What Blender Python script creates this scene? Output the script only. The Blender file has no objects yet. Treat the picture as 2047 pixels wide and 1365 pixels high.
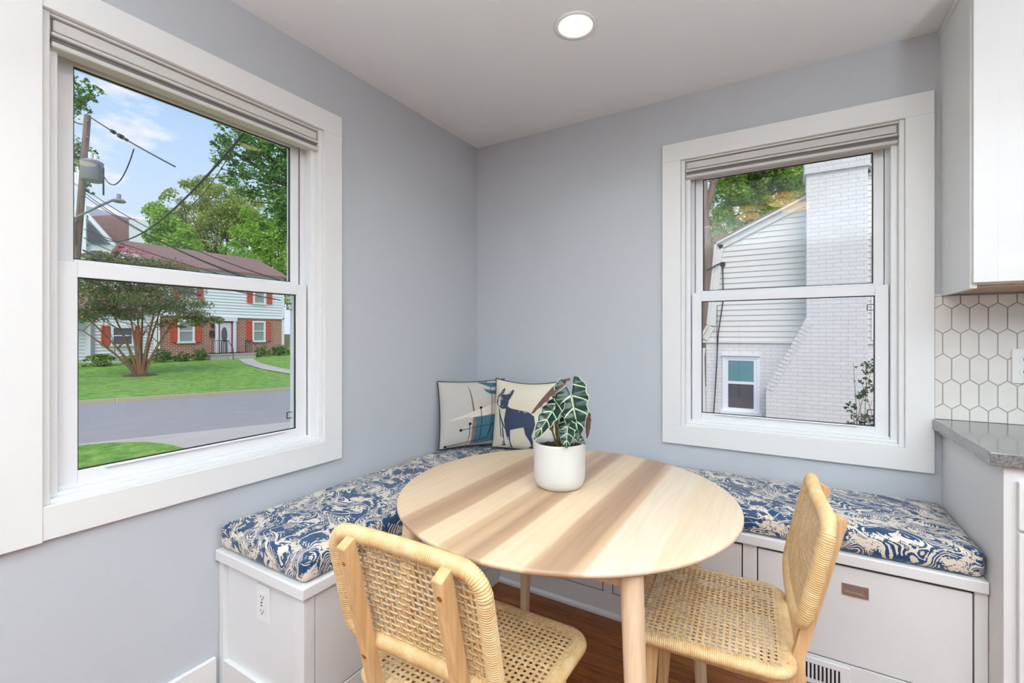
import bpy, bmesh, math, random
from math import sin, cos, pi, radians as R, sqrt
from mathutils import Vector as V, Matrix, noise
from mathutils.geometry import delaunay_2d_cdt
random.seed(7)
C = bpy.context.scene.collection

# ---------------------------------------------------------------- mesh helper
class MB:
    def __init__(s): s.v = []; s.f = []; s.m = []; s.sm = []
    def add(s, vs, fs, m=0, smooth=False):
        b = len(s.v); s.v += [tuple(v) for v in vs]
        for f in fs: s.f.append([b+i for i in f]); s.m.append(m); s.sm.append(smooth)
        return s
    def box(s, x0, x1, y0, y1, z0, z1, m=0, M=None):
        vs = [V((x, y, z)) for z in (z0, z1) for y in (y0, y1) for x in (x0, x1)]
        if M: vs = [M @ v for v in vs]
        return s.add(vs, [(0,2,3,1),(4,5,7,6),(0,1,5,4),(2,6,7,3),(0,4,6,2),(1,3,7,5)], m)
    def prism(s, poly, axis, a, b, m=0, M=None, smooth=False):
        n = len(poly)
        def mk(p, t):
            return V((t,p[0],p[1])) if axis=='x' else V((p[0],t,p[1])) if axis=='y' else V((p[0],p[1],t))
        vs = [mk(p,a) for p in poly]+[mk(p,b) for p in poly]
        if M: vs = [M @ v for v in vs]
        s.add(vs, [(i,(i+1)%n,n+(i+1)%n,n+i) for i in range(n)], m, smooth)
        s.add(vs, [tuple(range(n-1,-1,-1)), tuple(range(n,2*n))], m); return s
    def tube(s, pts, r, n=8, m=0, closed=False, cap=True, up=None):
        pts = [V(p) for p in pts]; N = len(pts)
        rs = r if isinstance(r, (list, tuple)) else [r]*N
        vs = []; prev = None
        for i, p in enumerate(pts):
            a = pts[(i-1)%N] if (closed or i) else p; b = pts[(i+1)%N] if (closed or i<N-1) else p
            t = (b-a).normalized() if (b-a).length > 1e-9 else V((0,0,1))
            if up is not None: u = up-(up.dot(t))*t
            elif prev is None: u = t.orthogonal()
            else: u = prev-prev.dot(t)*t
            if u.length < 1e-6: u = t.orthogonal()
            u.normalize(); w = t.cross(u); prev = u
            for k in range(n):
                a_ = 2*pi*k/n; vs.append(p+(u*cos(a_)+w*sin(a_))*rs[i])
        fs = []
        for i in range(N if closed else N-1):
            j = (i+1)%N
            for k in range(n): fs.append((i*n+k, i*n+(k+1)%n, j*n+(k+1)%n, j*n+k))
        s.add(vs, fs, m, True)
        if not closed and cap:
            s.add(vs[:n], [tuple(range(n-1,-1,-1))], m); s.add(vs[-n:], [tuple(range(n))], m)
        return s
    def lathe(s, prof, n=48, c=(0,0,0), m=0, smooth=True, mod=None):
        vs = []; k = len(prof)
        for i in range(n):
            a = 2*pi*i/n
            for (r, z) in prof:
                rr = r+(mod(i, r, z) if mod else 0)
                vs.append((c[0]+rr*cos(a), c[1]+rr*sin(a), c[2]+z))
        fs = [(i*k+j, ((i+1)%n)*k+j, ((i+1)%n)*k+j+1, i*k+j+1) for i in range(n) for j in range(k-1)]
        return s.add(vs, fs, m, smooth)
    def obj(s, name, mats, parent=None, bevel=0, label=None, seg=2, loc=None):
        me = bpy.data.meshes.new(name); me.from_pydata(s.v, [], s.f)
        if not isinstance(mats, (list, tuple)): mats = [mats]
        for mt in mats: me.materials.append(mt)
        me.polygons.foreach_set('material_index', s.m)
        me.polygons.foreach_set('use_smooth', s.sm); me.update()
        o = bpy.data.objects.new(name, me); C.objects.link(o)
        if parent: o.parent = parent
        if loc: o.location = loc
        if bevel:
            b = o.modifiers.new('edge', 'BEVEL'); b.width = bevel; b.segments = seg
            b.limit_method = 'ANGLE'; b.angle_limit = R(40)
        if label: o['label'] = label
        return o
def bx(*a, **k): return MB().box(*a, **k)
def empty(name, loc=(0,0,0), rz=0):
    o = bpy.data.objects.new(name, None); C.objects.link(o); o.location = loc
    o.rotation_euler = (0,0,rz); o.empty_display_size = .1; return o
def tag(o, label, cat, group=None, kind=None):
    o['label'] = label; o['category'] = cat
    if group: o['group'] = group
    if kind: o['kind'] = kind
    return o
def struct(o, label=None):
    o['kind'] = 'structure'
    if label: o['label'] = label
    return o
def copy_tree(o, parent=None):
    c = o.copy(); C.objects.link(c); c.parent = parent
    for ch in list(o.children): copy_tree(ch, c)
    return c

# ---------------------------------------------------------------- materials
class NT:
    def __init__(s, name):
        s.mat = bpy.data.materials.new(name); s.mat.use_nodes = True
        s.t = s.mat.node_tree; s.n = s.t.nodes; s.l = s.t.links
        s.b = s.n['Principled BSDF']; s.out = s.n['Material Output']
    def node(s, typ, **k):
        nd = s.n.new(typ)
        for a, v in k.items():
            if a.startswith('i_'): nd.inputs[a[2:].replace('_', ' ')].default_value = v
            else: setattr(nd, a, v)
        return nd
    def link(s, a, b): s.l.new(a, b)
    def val(s, x, sock):
        if hasattr(x, 'is_output'): s.link(x, sock)
        else: sock.default_value = x
    def math(s, op, a, b=0.0, c=0.0, clamp=False):
        nd = s.n.new('ShaderNodeMath'); nd.operation = op; nd.use_clamp = clamp
        s.val(a, nd.inputs[0]); s.val(b, nd.inputs[1]); s.val(c, nd.inputs[2]); return nd.outputs[0]
    def coord(s, kind='Object'): return s.n.new('ShaderNodeTexCoord').outputs[kind]
    def mapping(s, vec, scale=(1,1,1), rot=(0,0,0), loc=(0,0,0)):
        m = s.n.new('ShaderNodeMapping'); s.link(vec, m.inputs[0])
        m.inputs['Scale'].default_value = scale; m.inputs['Rotation'].default_value = rot; m.inputs['Location'].default_value = loc
        return m.outputs[0]
    def noise(s, vec, scale, detail=2, rough=.5, dist=0, out=0):
        nd = s.n.new('ShaderNodeTexNoise'); s.link(vec, nd.inputs['Vector'])
        nd.inputs['Scale'].default_value = scale; nd.inputs['Detail'].default_value = detail
        nd.inputs['Roughness'].default_value = rough; nd.inputs['Distortion'].default_value = dist
        return nd.outputs[out]
    def mix(s, f, a, b, mode='MIX'):
        nd = s.n.new('ShaderNodeMix'); nd.data_type = 'RGBA'; nd.blend_type = mode
        s.val(f, nd.inputs[0])
        for x, k in ((a, 6), (b, 7)):
            if hasattr(x, 'is_output'): s.link(x, nd.inputs[k])
            else: nd.inputs[k].default_value = (*x[:3], 1)
        return nd.outputs[2]
    def ramp(s, f, stops, interp='LINEAR'):
        nd = s.n.new('ShaderNodeValToRGB'); s.link(f, nd.inputs[0]); cr = nd.color_ramp; cr.interpolation = interp
        while len(cr.elements) < len(stops): cr.elements.new(.5)
        for e, (p, c) in zip(cr.elements, stops):
            e.position = p; e.color = (*c[:3], 1) if isinstance(c, (tuple, list)) else (c, c, c, 1)
        return nd.outputs[0]
    def bump(s, h, strength=.3, dist=.002):
        nd = s.n.new('ShaderNodeBump'); s.link(h, nd.inputs['Height'])
        nd.inputs['Strength'].default_value = strength; nd.inputs['Distance'].default_value = dist
        s.link(nd.outputs[0], s.b.inputs['Normal']); return nd
    def sep(s, vec):
        nd = s.n.new('ShaderNodeSeparateXYZ'); s.link(vec, nd.inputs[0]); return nd.outputs
    def comb(s, x=0., y=0., z=0.):
        nd = s.n.new('ShaderNodeCombineXYZ'); s.val(x, nd.inputs[0]); s.val(y, nd.inputs[1]); s.val(z, nd.inputs[2]); return nd.outputs[0]
    def fin(s, color=None, rough=.5, metal=0, spec=None):
        if color is not None:
            if hasattr(color, 'is_output'): s.link(color, s.b.inputs['Base Color'])
            else: s.b.inputs['Base Color'].default_value = (*color[:3], 1)
        s.val(rough, s.b.inputs['Roughness']); s.b.inputs['Metallic'].default_value = metal
        if spec is not None: s.b.inputs['Specular IOR Level'].default_value = spec
        return s.mat
def srgb(r, g, b): return tuple(((c/255)/12.92 if c/255 <= .04045 else ((c/255+.055)/1.055)**2.4) for c in (r, g, b))
def plain(name, col, rough=.5, metal=0, spec=None, bump=0, bscale=60):
    t = NT(name); v = t.coord(); n = t.noise(v, 3, 3)
    c = t.mix(t.math('MULTIPLY', n, .12), col, tuple(x*.8 for x in col))
    if bump: t.bump(t.noise(v, bscale, 4), bump, .001)
    return t.fin(c, rough, metal, spec)
def emit(name, col, st):
    t = NT(name); t.b.inputs['Base Color'].default_value = (*col, 1)
    t.b.inputs['Emission Color'].default_value = (*col, 1); t.b.inputs['Emission Strength'].default_value = st
    return t.mat
M = {}
M['wall'] = plain('blue_grey_wall_paint', srgb(196,199,204), .55, bump=.12, bscale=180)
M['ceil'] = plain('ceiling_paint', srgb(240,241,241), .8, bump=.05, bscale=150)
M['trim'] = plain('white_trim_paint', srgb(238,238,236), .38)
M['vinyl'] = plain('white_vinyl', srgb(240,241,242), .32)
M['cab'] = plain('cabinet_paint', srgb(232,231,229), .42)
M['kick'] = plain('exterior_stucco', srgb(210,208,200), .8)
M['dark'] = plain('dark_gap', (.012,.012,.012), .7)
M['gasket'] = plain('dark_gasket', (.03,.025,.02), .6)
M['nickel'] = plain('brushed_nickel', (.46,.42,.38), .38, 1)
M['bark_dark'] = plain('dark_bark', (.05,.04,.03), .9)
M['brass'] = plain('brass', (.75,.48,.14), .3, 1)
M['plate'] = plain('white_plastic', srgb(240,239,236), .3)
M['pot'] = plain('glazed_ceramic', srgb(218,217,211), .35)
M['soil'] = plain('potting_soil', (.045,.022,.014), .9, bump=1, bscale=120)
M['black'] = plain('black_metal', (.02,.02,.022), .5)
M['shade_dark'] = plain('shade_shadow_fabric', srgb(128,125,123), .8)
M['mortar'] = plain('grout', srgb(178,176,172), .8)

def m_shade():
    t = NT('linen_shade'); v = t.coord()
    a = t.noise(t.mapping(v, (1,1,12)), 160, 3); b = t.noise(t.mapping(v, (12,12,1)), 120, 3)
    c = t.mix(t.math('MULTIPLY', a, b), srgb(222,220,216), srgb(186,183,178)); t.bump(a, .2, .001)
    return t.fin(c, .85)
M['shade'] = m_shade()

def m_glass():
    t = NT('window_glass'); t.n.remove(t.b)
    lw = t.node('ShaderNodeLayerWeight'); lw.inputs[0].default_value = .5
    f = t.math('ADD', t.math('MULTIPLY', t.math('POWER', lw.outputs['Facing'], 4.5), .9), .024, clamp=True)
    tr = t.node('ShaderNodeBsdfTransparent'); tr.inputs[0].default_value = (.985,.99,.988,1)
    gl = t.node('ShaderNodeBsdfGlossy'); gl.inputs['Roughness'].default_value = 0
    mx = t.node('ShaderNodeMixShader'); t.link(f, mx.inputs[0]); t.link(tr.outputs[0], mx.inputs[1]); t.link(gl.outputs[0], mx.inputs[2])
    t.link(mx.outputs[0], t.out.inputs[0]); return t.mat
M['glass'] = m_glass()

def m_floor():
    t = NT('oak_strip_floor'); v = t.coord()
    br = t.node('ShaderNodeTexBrick', offset=.37, squash=1); t.link(v, br.inputs['Vector'])
    for k, x in (('Scale', 1), ('Mortar Size', .0012), ('Mortar Smooth', .3), ('Bias', 0), ('Brick Width', .9), ('Row Height', .082)): br.inputs[k].default_value = x
    br.inputs['Color1'].default_value = (0,0,0,1); br.inputs['Color2'].default_value = (1,1,1,1); br.inputs['Mortar'].default_value = (.5,.5,.5,1)
    tone = br.outputs['Color']
    off = t.node('ShaderNodeVectorMath', operation='SCALE'); t.link(tone, off.inputs[0]); off.inputs['Scale'].default_value = 7.3
    v2 = t.node('ShaderNodeVectorMath', operation='ADD'); t.link(v, v2.inputs[0]); t.link(off.outputs[0], v2.inputs[1])
    g = t.noise(t.mapping(v2.outputs[0], (1.3, 22, 1)), 3.2, 8, .62, 1.4)
    g2 = t.noise(t.mapping(v2.outputs[0], (1, 60, 1)), 4, 4, .6)
    base = t.ramp(g, [(.25, srgb(92,44,10)), (.42, srgb(148,80,26)), (.58, srgb(180,106,40)), (.8, srgb(206,138,64))])
    c = t.mix(t.math('MULTIPLY', g2, .35), base, srgb(80,40,12))
    c = t.mix(t.math('MULTIPLY', t.math('SUBTRACT', 1.0, t.sep(tone)[0]), .45), c, srgb(98,50,18))
    c = t.mix(br.outputs['Fac'], c, srgb(45,22,8))
    t.bump(g2, .08, .001); return t.fin(c, .28)
M['floor'] = m_floor()

def m_table():
    t = NT('ash_table_top'); v = t.coord(); s = t.sep(v)
    wob = t.math('MULTIPLY', t.math('SUBTRACT', t.noise(t.mapping(v, (1,1.1,1)), 2.2, 2), .5), .02)
    x = t.math('ADD', s[0], wob); f = t.math('ADD', x, .53)
    f = t.math('DIVIDE', f, 1.06)
    L = srgb(221,196,163); L2 = srgb(216,189,155); D = srgb(188,155,123); DD = srgb(166,135,109); M_ = srgb(202,172,138); H = srgb(222,203,179)
    def p(xx): return (xx-1.1025+.53)/1.06
    st = [(0,L2),(p(.70),L),(p(.815),L2),(p(.825),D),(p(.87),DD),(p(.925),D),(p(.935),L),(p(1.01),L),(p(1.018),M_),(p(1.05),D),(p(1.075),M_),(p(1.10),DD),
          (p(1.135),D),(p(1.145),L),(p(1.235),L),(p(1.245),D),(p(1.28),DD),(p(1.325),DD),(p(1.335),D),(p(1.352),M_),(p(1.36),H),(p(1.47),H),(p(1.48),L),(p(1.62),H)]
    c = t.ramp(f, st)
    g = t.noise(t.mapping(v, (26, 1.2, 4)), 3, 7, .6, .6); g2 = t.noise(t.mapping(v, (90, 3, 8)), 3, 4, .6)
    gm = t.ramp(g, [(.35, 1.0), (.62, 0.0)])
    dk = t.node('ShaderNodeHueSaturation'); dk.inputs['Value'].default_value = .86; dk.inputs['Saturation'].default_value = 1.1; t.link(c, dk.inputs['Color'])
    c = t.mix(t.math('MULTIPLY', gm, .65), c, dk.outputs[0])
    c = t.mix(t.math('MULTIPLY', g2, .12), c, srgb(200,165,125))
    t.bump(g2, .04, .0006); return t.fin(c, .42)
M['table'] = m_table()

def m_wood(name, a, b, axis=2, scale=1., rough=.45):
    t = NT(name); v = t.coord(); sc = [30*scale]*3; sc[axis] = 1.4*scale
    g = t.noise(t.mapping(v, tuple(sc)), 2.2, 6, .6, .8)
    c = t.ramp(g, [(.3, b), (.65, a)]); t.bump(g, .05, .001); return t.fin(c, rough)
M['beech'] = m_wood('beech_wood', srgb(224,186,136), srgb(198,152,102))
M['leg'] = m_wood('pale_ash_leg', srgb(232,203,168), srgb(214,182,146))
M['under'] = m_wood('raw_plywood', srgb(186,156,120), srgb(160,130,98), 0)

def m_rattan(name, a, b, rough=.34):
    t = NT(name); v = t.coord(); g = t.noise(v, 30, 4, .6); g2 = t.noise(v, 260, 3, .6)
    c = t.ramp(g, [(.3, b), (.68, a)]); c = t.mix(t.math('MULTIPLY', g2, .3), c, srgb(190,140,80))
    t.bump(g2, .12, .0006); return t.fin(c, rough, spec=.6)
M['cane'] = m_rattan('woven_cane', srgb(232,205,160), srgb(214,178,124), .2)
M['wrap'] = m_rattan('rattan_wrap', srgb(232,204,156), srgb(212,172,112), .38)

def m_fabric():
    t = NT('wave_print_fabric'); v0 = t.coord()
    v = t.mapping(v0, (1,1,1), (0,0,R(33)))
    w = t.noise(v, 5.0, 2, .5, out=1)
    vm = t.node('ShaderNodeVectorMath', operation='MULTIPLY_ADD'); t.link(w, vm.inputs[0]); vm.inputs[1].default_value = (.16,.16,.16); t.link(v, vm.inputs[2])
    vw = vm.outputs[0]; vs = t.mapping(vw, (.62, 1.25, 1))
    F = t.noise(vs, 5.2, 1.2, .45)
    F = t.math('ADD', F, t.math('MULTIPLY', t.math('SUBTRACT', t.noise(vw, 55, 3, .7), .5), .010))
    lines = t.math('SINE', t.math('MULTIPLY', F, 420.0))
    thin = t.math('GREATER_THAN', lines, .25)
    reg = t.noise(vs, 10, 1, .5)
    m1 = t.math('GREATER_THAN', reg, .43)
    brk = t.math('GREATER_THAN', t.noise(vw, 42, 2), .44)
    linem = t.math('MULTIPLY', t.math('MULTIPLY', thin, m1), brk)
    # broad flowing crests
    crest = t.math('GREATER_THAN', t.math('SINE', t.math('MULTIPLY', F, 72.0)), .955)
    fo = t.noise(t.mapping(vw, (.75,1.5,1)), 13, 6, .70)
    foam = t.math('GREATER_THAN', fo, .545)
    vo = t.node('ShaderNodeTexVoronoi', feature='DISTANCE_TO_EDGE'); t.link(vw, vo.inputs['Vector']); vo.inputs['Scale'].default_value = 46
    crack = t.math('LESS_THAN', vo.outputs['Distance'], .045)
    foam = t.math('MULTIPLY', foam, t.math('SUBTRACT', 1.0, t.math('MULTIPLY', crack, t.math('LESS_THAN', fo, .61))))
    dots = t.node('ShaderNodeTexVoronoi', feature='F1'); t.link(v, dots.inputs['Vector']); dots.inputs['Scale'].default_value = 75
    d = t.math('MULTIPLY', t.math('LESS_THAN', dots.outputs['Distance'], .20), t.math('GREATER_THAN', t.noise(v, 11, 1), .60))
    f = t.math('MAXIMUM', t.math('MAXIMUM', linem, crest), t.math('MAXIMUM', foam, d))
    navy = t.mix(t.noise(v, 2, 2), srgb(8,36,68), srgb(16,80,124))
    c = t.mix(f, navy, srgb(226,214,196))
    wv = t.noise(t.mapping(v0, (1,1,1)), 900, 2); t.bump(wv, .15, .0005)
    t.b.inputs['Sheen Weight'].default_value = .15
    return t.fin(c, .5, spec=.5)
M['fabric'] = m_fabric()

def m_linen(name, col):
    t = NT(name); v = t.coord(); n = t.noise(v, 400, 2); n2 = t.noise(v, 9, 4, .6)
    c = t.mix(t.math('MULTIPLY', n2, .35), col, tuple(x*.72 for x in col)); t.bump(n, .25, .0006)
    return t.fin(c, .9)
M['p_grey'] = m_linen('stone_linen', srgb(196,190,182)); M['p_cream'] = m_linen('cream_linen', srgb(228,218,196))
M['p_pale'] = m_linen('pale_print', srgb(222,212,200)); M['p_teal'] = m_linen('teal_print', srgb(66,108,124))
M['p_brown'] = m_linen('brown_print', srgb(140,112,98)); M['p_ink'] = m_linen('ink_print', srgb(30,28,38))
M['p_navy'] = m_linen('navy_print', srgb(62,72,98)); M['p_pipe'] = plain('dark_piping', (.02,.02,.025), .8)

def m_counter():
    t = NT('grey_quartz'); v = t.coord(); a = t.noise(v, 180, 3, .7); b = t.noise(v, 420, 1)
    c = t.ramp(a, [(.35, srgb(96,94,92)), (.5, srgb(124,122,120)), (.7, srgb(142,140,138))])
    c = t.mix(t.math('GREATER_THAN', b, .70), c, srgb(52,50,50)); return t.fin(c, .12)
M['counter'] = m_counter()
def m_tile():
    t = NT('glazed_tile'); v = t.coord(); n = t.noise(v, 14, 3)
    t.bump(n, .25, .004); return t.fin(t.mix(n, srgb(240,236,229), srgb(226,221,213)), .16)
M['tile'] = m_tile()

def m_brick(name, c1, c2, mortar, w=.2, h=.067, ms=.006, axis='x', rough=.85, bump=.6, patch=None):
    t = NT(name); s = t.sep(t.coord())
    uv = t.comb(s[0] if axis == 'x' else s[1], s[2], 0.)
    br = t.node('ShaderNodeTexBrick', offset=.5); t.link(uv, br.inputs['Vector'])
    for k, x in (('Scale', 1), ('Mortar Size', ms), ('Mortar Smooth', .25), ('Brick Width', w), ('Row Height', h)): br.inputs[k].default_value = x
    br.inputs['Color1'].default_value = (*c1,1); br.inputs['Color2'].default_value = (*c2,1); br.inputs['Mortar'].default_value = (*mortar,1)
    c = br.outputs['Color']; n = t.noise(uv, 9, 5, .65)
    c = t.mix(t.math('MULTIPLY', n, .3), c, tuple(x*.7 for x in c1))
    if patch:
        pm = t.ramp(t.noise(uv, 5, 6, .75), [(.60, 0.0), (.72, 1.0)]); hi = t.math('GREATER_THAN', s[2], patch[1])
        c = t.mix(t.math('MULTIPLY', t.math('MULTIPLY', pm, hi), .8), c, patch[0])
    h_ = t.math('ADD', t.math('MULTIPLY', t.math('SUBTRACT', 1.0, br.outputs['Fac']), 1.0), t.math('MULTIPLY', n, .6))
    t.bump(h_, bump, .012); return t.fin(c, rough)
M['redbrick'] = m_brick('red_brick', srgb(158,92,72), srgb(180,112,88), srgb(222,200,184), .30, .11, .018, 'y')
M['whitebrick'] = m_brick('painted_white_brick', srgb(234,231,230), srgb(228,225,225), srgb(206,203,204), .2, .067, .0045, 'x', bump=.6, patch=(srgb(150,138,132), 3.3))
M['siding'] = plain('white_siding', srgb(228,225,221), .6)
M['siding2'] = plain('bright_white_siding', srgb(236,238,244), .6)
def m_roof(name, a, b):
    t = NT(name); v = t.coord(); n = t.noise(v, 3, 5, .7); n2 = t.noise(t.mapping(v, (1,1,6)), 8, 3)
    return t.fin(t.mix(t.math('MULTIPLY', t.math('ADD', n, n2), .5), a, b), .9)
M['roof'] = m_roof('brown_shingles', srgb(112,86,80), srgb(160,128,118))
M['shut'] = plain('red_shutter', srgb(206,84,62), .6)
M['winpane'] = plain('far_window_glass', srgb(150,158,150), .12)
M['winpane2'] = plain('blue_window_glass', srgb(110,150,160), .12)
M['winpane3'] = plain('dark_window_glass', srgb(92,88,96), .1)
M['door'] = plain('white_door', srgb(225,228,234), .5); M['doorframe'] = plain('maroon_frame', srgb(160,66,84), .5)
M['conc'] = plain('concrete', srgb(188,180,172), .9, bump=.5, bscale=30)
M['curb'] = plain('kerb_stone', srgb(182,172,150), .9)
M['asph'] = plain('asphalt', srgb(156,152,152), .9, bump=.6, bscale=40)
M['pole'] = m_wood('weathered_pole', srgb(150,132,118), srgb(104,86,76), 2, .3, .9)
M['grey'] = plain('grey_metal', srgb(150,152,158), .5); M['wire'] = plain('cable_sheath', (.03,.03,.035), .6)
M['bark'] = m_wood('bark', srgb(150,132,118), srgb(108,90,78), 2, .2, .9)
M['bark2'] = m_wood('myrtle_bark', srgb(168,130,100), srgb(120,88,66), 2, .3, .9)
M['mulch'] = plain('mulch', srgb(96,72,56), .95, bump=1, bscale=20)
M['fence'] = m_wood('cedar_fence', srgb(196,168,134), srgb(170,140,108), 2, .3, .9)
def m_grass():
    t = NT('lawn_grass'); v = t.coord(); n = t.noise(v, .7, 4); n2 = t.noise(v, 2.6, 8, .82); n3 = t.noise(v, 30, 3)
    c = t.ramp(n2, [(.38, srgb(70,128,34)), (.5, srgb(120,176,58)), (.64, srgb(186,208,108))])
    c = t.mix(t.math('MULTIPLY', n, .4), c, srgb(110,168,54)); c = t.mix(t.math('MULTIPLY', n3, .3), c, srgb(84,120,44))
    c = t.mix(t.math('MULTIPLY', t.ramp(t.noise(v, 3, 6, .8), [(.45, 0.0), (.65, 1.0)]), .35), c, srgb(176,190,110)); t.bump(n3, 1, .05); return t.fin(c, .9)
M['grass'] = m_grass()
def m_leaf(name, stops, trans=.5):
    t = NT(name); g = t.node('ShaderNodeNewGeometry')
    c = t.ramp(g.outputs['Random Per Island'], stops)
    t.fin(c, .55); tl = t.node('ShaderNodeBsdfTranslucent'); t.link(c, tl.inputs[0])
    mx = t.node('ShaderNodeMixShader'); mx.inputs[0].default_value = trans
    t.link(t.b.outputs[0], mx.inputs[1]); t.link(tl.outputs[0], mx.inputs[2]); t.link(mx.outputs[0], t.out.inputs[0]); return t.mat
G = lambda *a: srgb(*a)
M['lf_green'] = m_leaf('bright_foliage', [(0, G(100,152,52)), (.4, G(144,190,70)), (.8, G(184,214,96)), (1, G(208,222,130))])
M['lf_olive'] = m_leaf('olive_foliage', [(0, G(120,146,70)), (.5, G(172,188,98)), (1, G(212,214,138))])
M['lf_dark'] = m_leaf('dark_foliage', [(0, G(56,100,50)), (.5, G(98,150,66)), (1, G(146,184,86))])
M['lf_myrtle'] = m_leaf('myrtle_foliage', [(0, G(88,120,84)), (.4, G(128,154,100)), (.7, G(166,172,118)), (.88, G(186,146,104)), (1, G(200,158,122))])
M['lf_pink'] = m_leaf('pink_blossom', [(0, G(214,120,136)), (1, G(232,160,168))])
M['lf_bush'] = m_leaf('bush_foliage', [(0, G(70,110,56)), (.5, G(128,160,80)), (1, G(190,206,120))])
M['lf_shrub'] = m_leaf('thin_shrub_foliage', [(0, G(50,92,62)), (.7, G(86,132,84)), (.85, G(150,110,86)), (1, G(130,90,74))])

def T(mb, name, mats, root, **k):
    """build a part given in room coordinates under a thing whose empty stands at root.location"""
    o = root.location; mb.v = [(x-o[0], y-o[1], z-o[2]) for x, y, z in mb.v]
    return mb.obj(name, mats, root, **k)

H = 2.456; WT = .16; XR = 4.4; YR = -5.4; ZG = -.95
OZ0, OZ1 = .784, 2.128            # window openings
L0, L1 = -2.03, -1.156            # left window (y range)
B0, B1 = 1.269, 2.142             # back window (x range)
# ------------------------------------------------------------ room shell
def wall_with_hole(name, axis, a0, a1, h0, h1, t0, t1, mat):
    mb = MB()
    def b(u0, u1, z0, z1):
        if axis == 'y': mb.box(t0, t1, u0, u1, z0, z1)
        else: mb.box(u0, u1, t0, t1, z0, z1)
    b(a0, h0, -.3, H+.1); b(h1, a1, -.3, H+.1); b(h0, h1, -.3, OZ0); b(h0, h1, OZ1, H+.1)
    return struct(mb.obj(name, mat))
wall_with_hole('wall_left', 'y', YR-WT, WT, L0, L1, -WT, 0, M['wall'])
wall_with_hole('wall_back', 'x', 0, XR, B0, B1, 0, WT, M['wall'])
def wall_open(name, axis, a0, a1, h0, h1, z0, z1, t0, t1):
    mb = MB()
    def b(u0, u1, q0, q1):
        if u1 <= u0: return
        if axis == 'y': mb.box(t0, t1, u0, u1, q0, q1)
        else: mb.box(u0, u1, t0, t1, q0, q1)
    b(a0, h0, -.3, H+.1); b(h1, a1, -.3, H+.1); b(h0, h1, -.3, z0); b(h0, h1, z1, H+.1)
    return struct(mb.obj(name, M['wall']))
wall_open('wall_right', 'y', YR-WT, WT, -5.1, -1.3, .75, 2.25, XR, XR+WT)
wall_open('wall_rear', 'x', 0, XR, .35, 4.1, .03, 2.25, YR-WT, YR)
def added_glazing(name, axis, h0, h1, z0, z1, t0, t1, n):
    root = empty(name, (XR+.08, (h0+h1)/2, z0) if axis == 'y' else ((h0+h1)/2, YR-.08, z0)); struct(root)
    f = MB(); g = MB()
    def b(mb, u0, u1, q0, q1, s0, s1):
        if axis == 'y': mb.box(s0, s1, u0, u1, q0, q1)
        else: mb.box(u0, u1, s0, s1, q0, q1)
    m_ = (t0+t1)/2
    for i in range(n+1):
        u = h0+(h1-h0-.06)*i/n; b(f, u, u+.06, z0, z1, m_-.03, m_+.03)
    for i in range(n):
        a, c_ = h0+(h1-h0-.06)*i/n+.06, h0+(h1-h0-.06)*(i+1)/n
        b(f, a, c_, z0, z0+.07, m_-.03, m_+.03); b(f, a, c_, z1-.06, z1, m_-.03, m_+.03); b(g, a, c_, z0+.07, z1-.06, m_-.002, m_+.002)
    T(f, 'frame', M['vinyl'], root); T(g, 'glass_pane', M['glass'], root)
added_glazing('added_window', 'y', -5.1, -1.3, .75, 2.25, XR, XR+WT, 3)  # wide window added out of view to bring in soft daylight
added_glazing('added_glass_door', 'x', .35, 4.1, .03, 2.25, YR-WT, YR, 3)  # glazed opening added in the unseen rear wall as a daylight source
struct(MB().box(XR+WT, XR+WT+1.3, YR-1.8, .2, 2.5, 2.6).box(-.2, XR+WT, YR-WT-1.7, YR-WT, 2.5, 2.6).obj('added_sun_canopy', M['ceil']), 'unseen canopy added to keep sun out of the added openings')  # slabs added out of view to block direct sun at the added glazing
struct(bx(0, XR, YR, 0, -.12, 0).obj('floor', M['floor']))
struct(bx(-.0, XR, YR, 0, H, H+.1).obj('ceiling', M['ceil']))
struct(bx(-WT-.05, 0, YR-WT, WT+.05, H+.1, H+.3).box(0, XR+WT, YR-WT, WT+.05, H+.1, H+.3).obj('roof_slab', M['ceil']), 'flat roof slab over the room')
mb = MB().box(0, .015, YR, -1.592, 0, .118); struct(mb.obj('baseboard_left', M['trim'], bevel=.004))
struct(MB().box(2.9, XR, YR, YR+.015, 0, .118).box(0, 2.9, YR, YR+.015, 0, .118).obj('baseboard_rear', M['trim'], bevel=.003))

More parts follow.
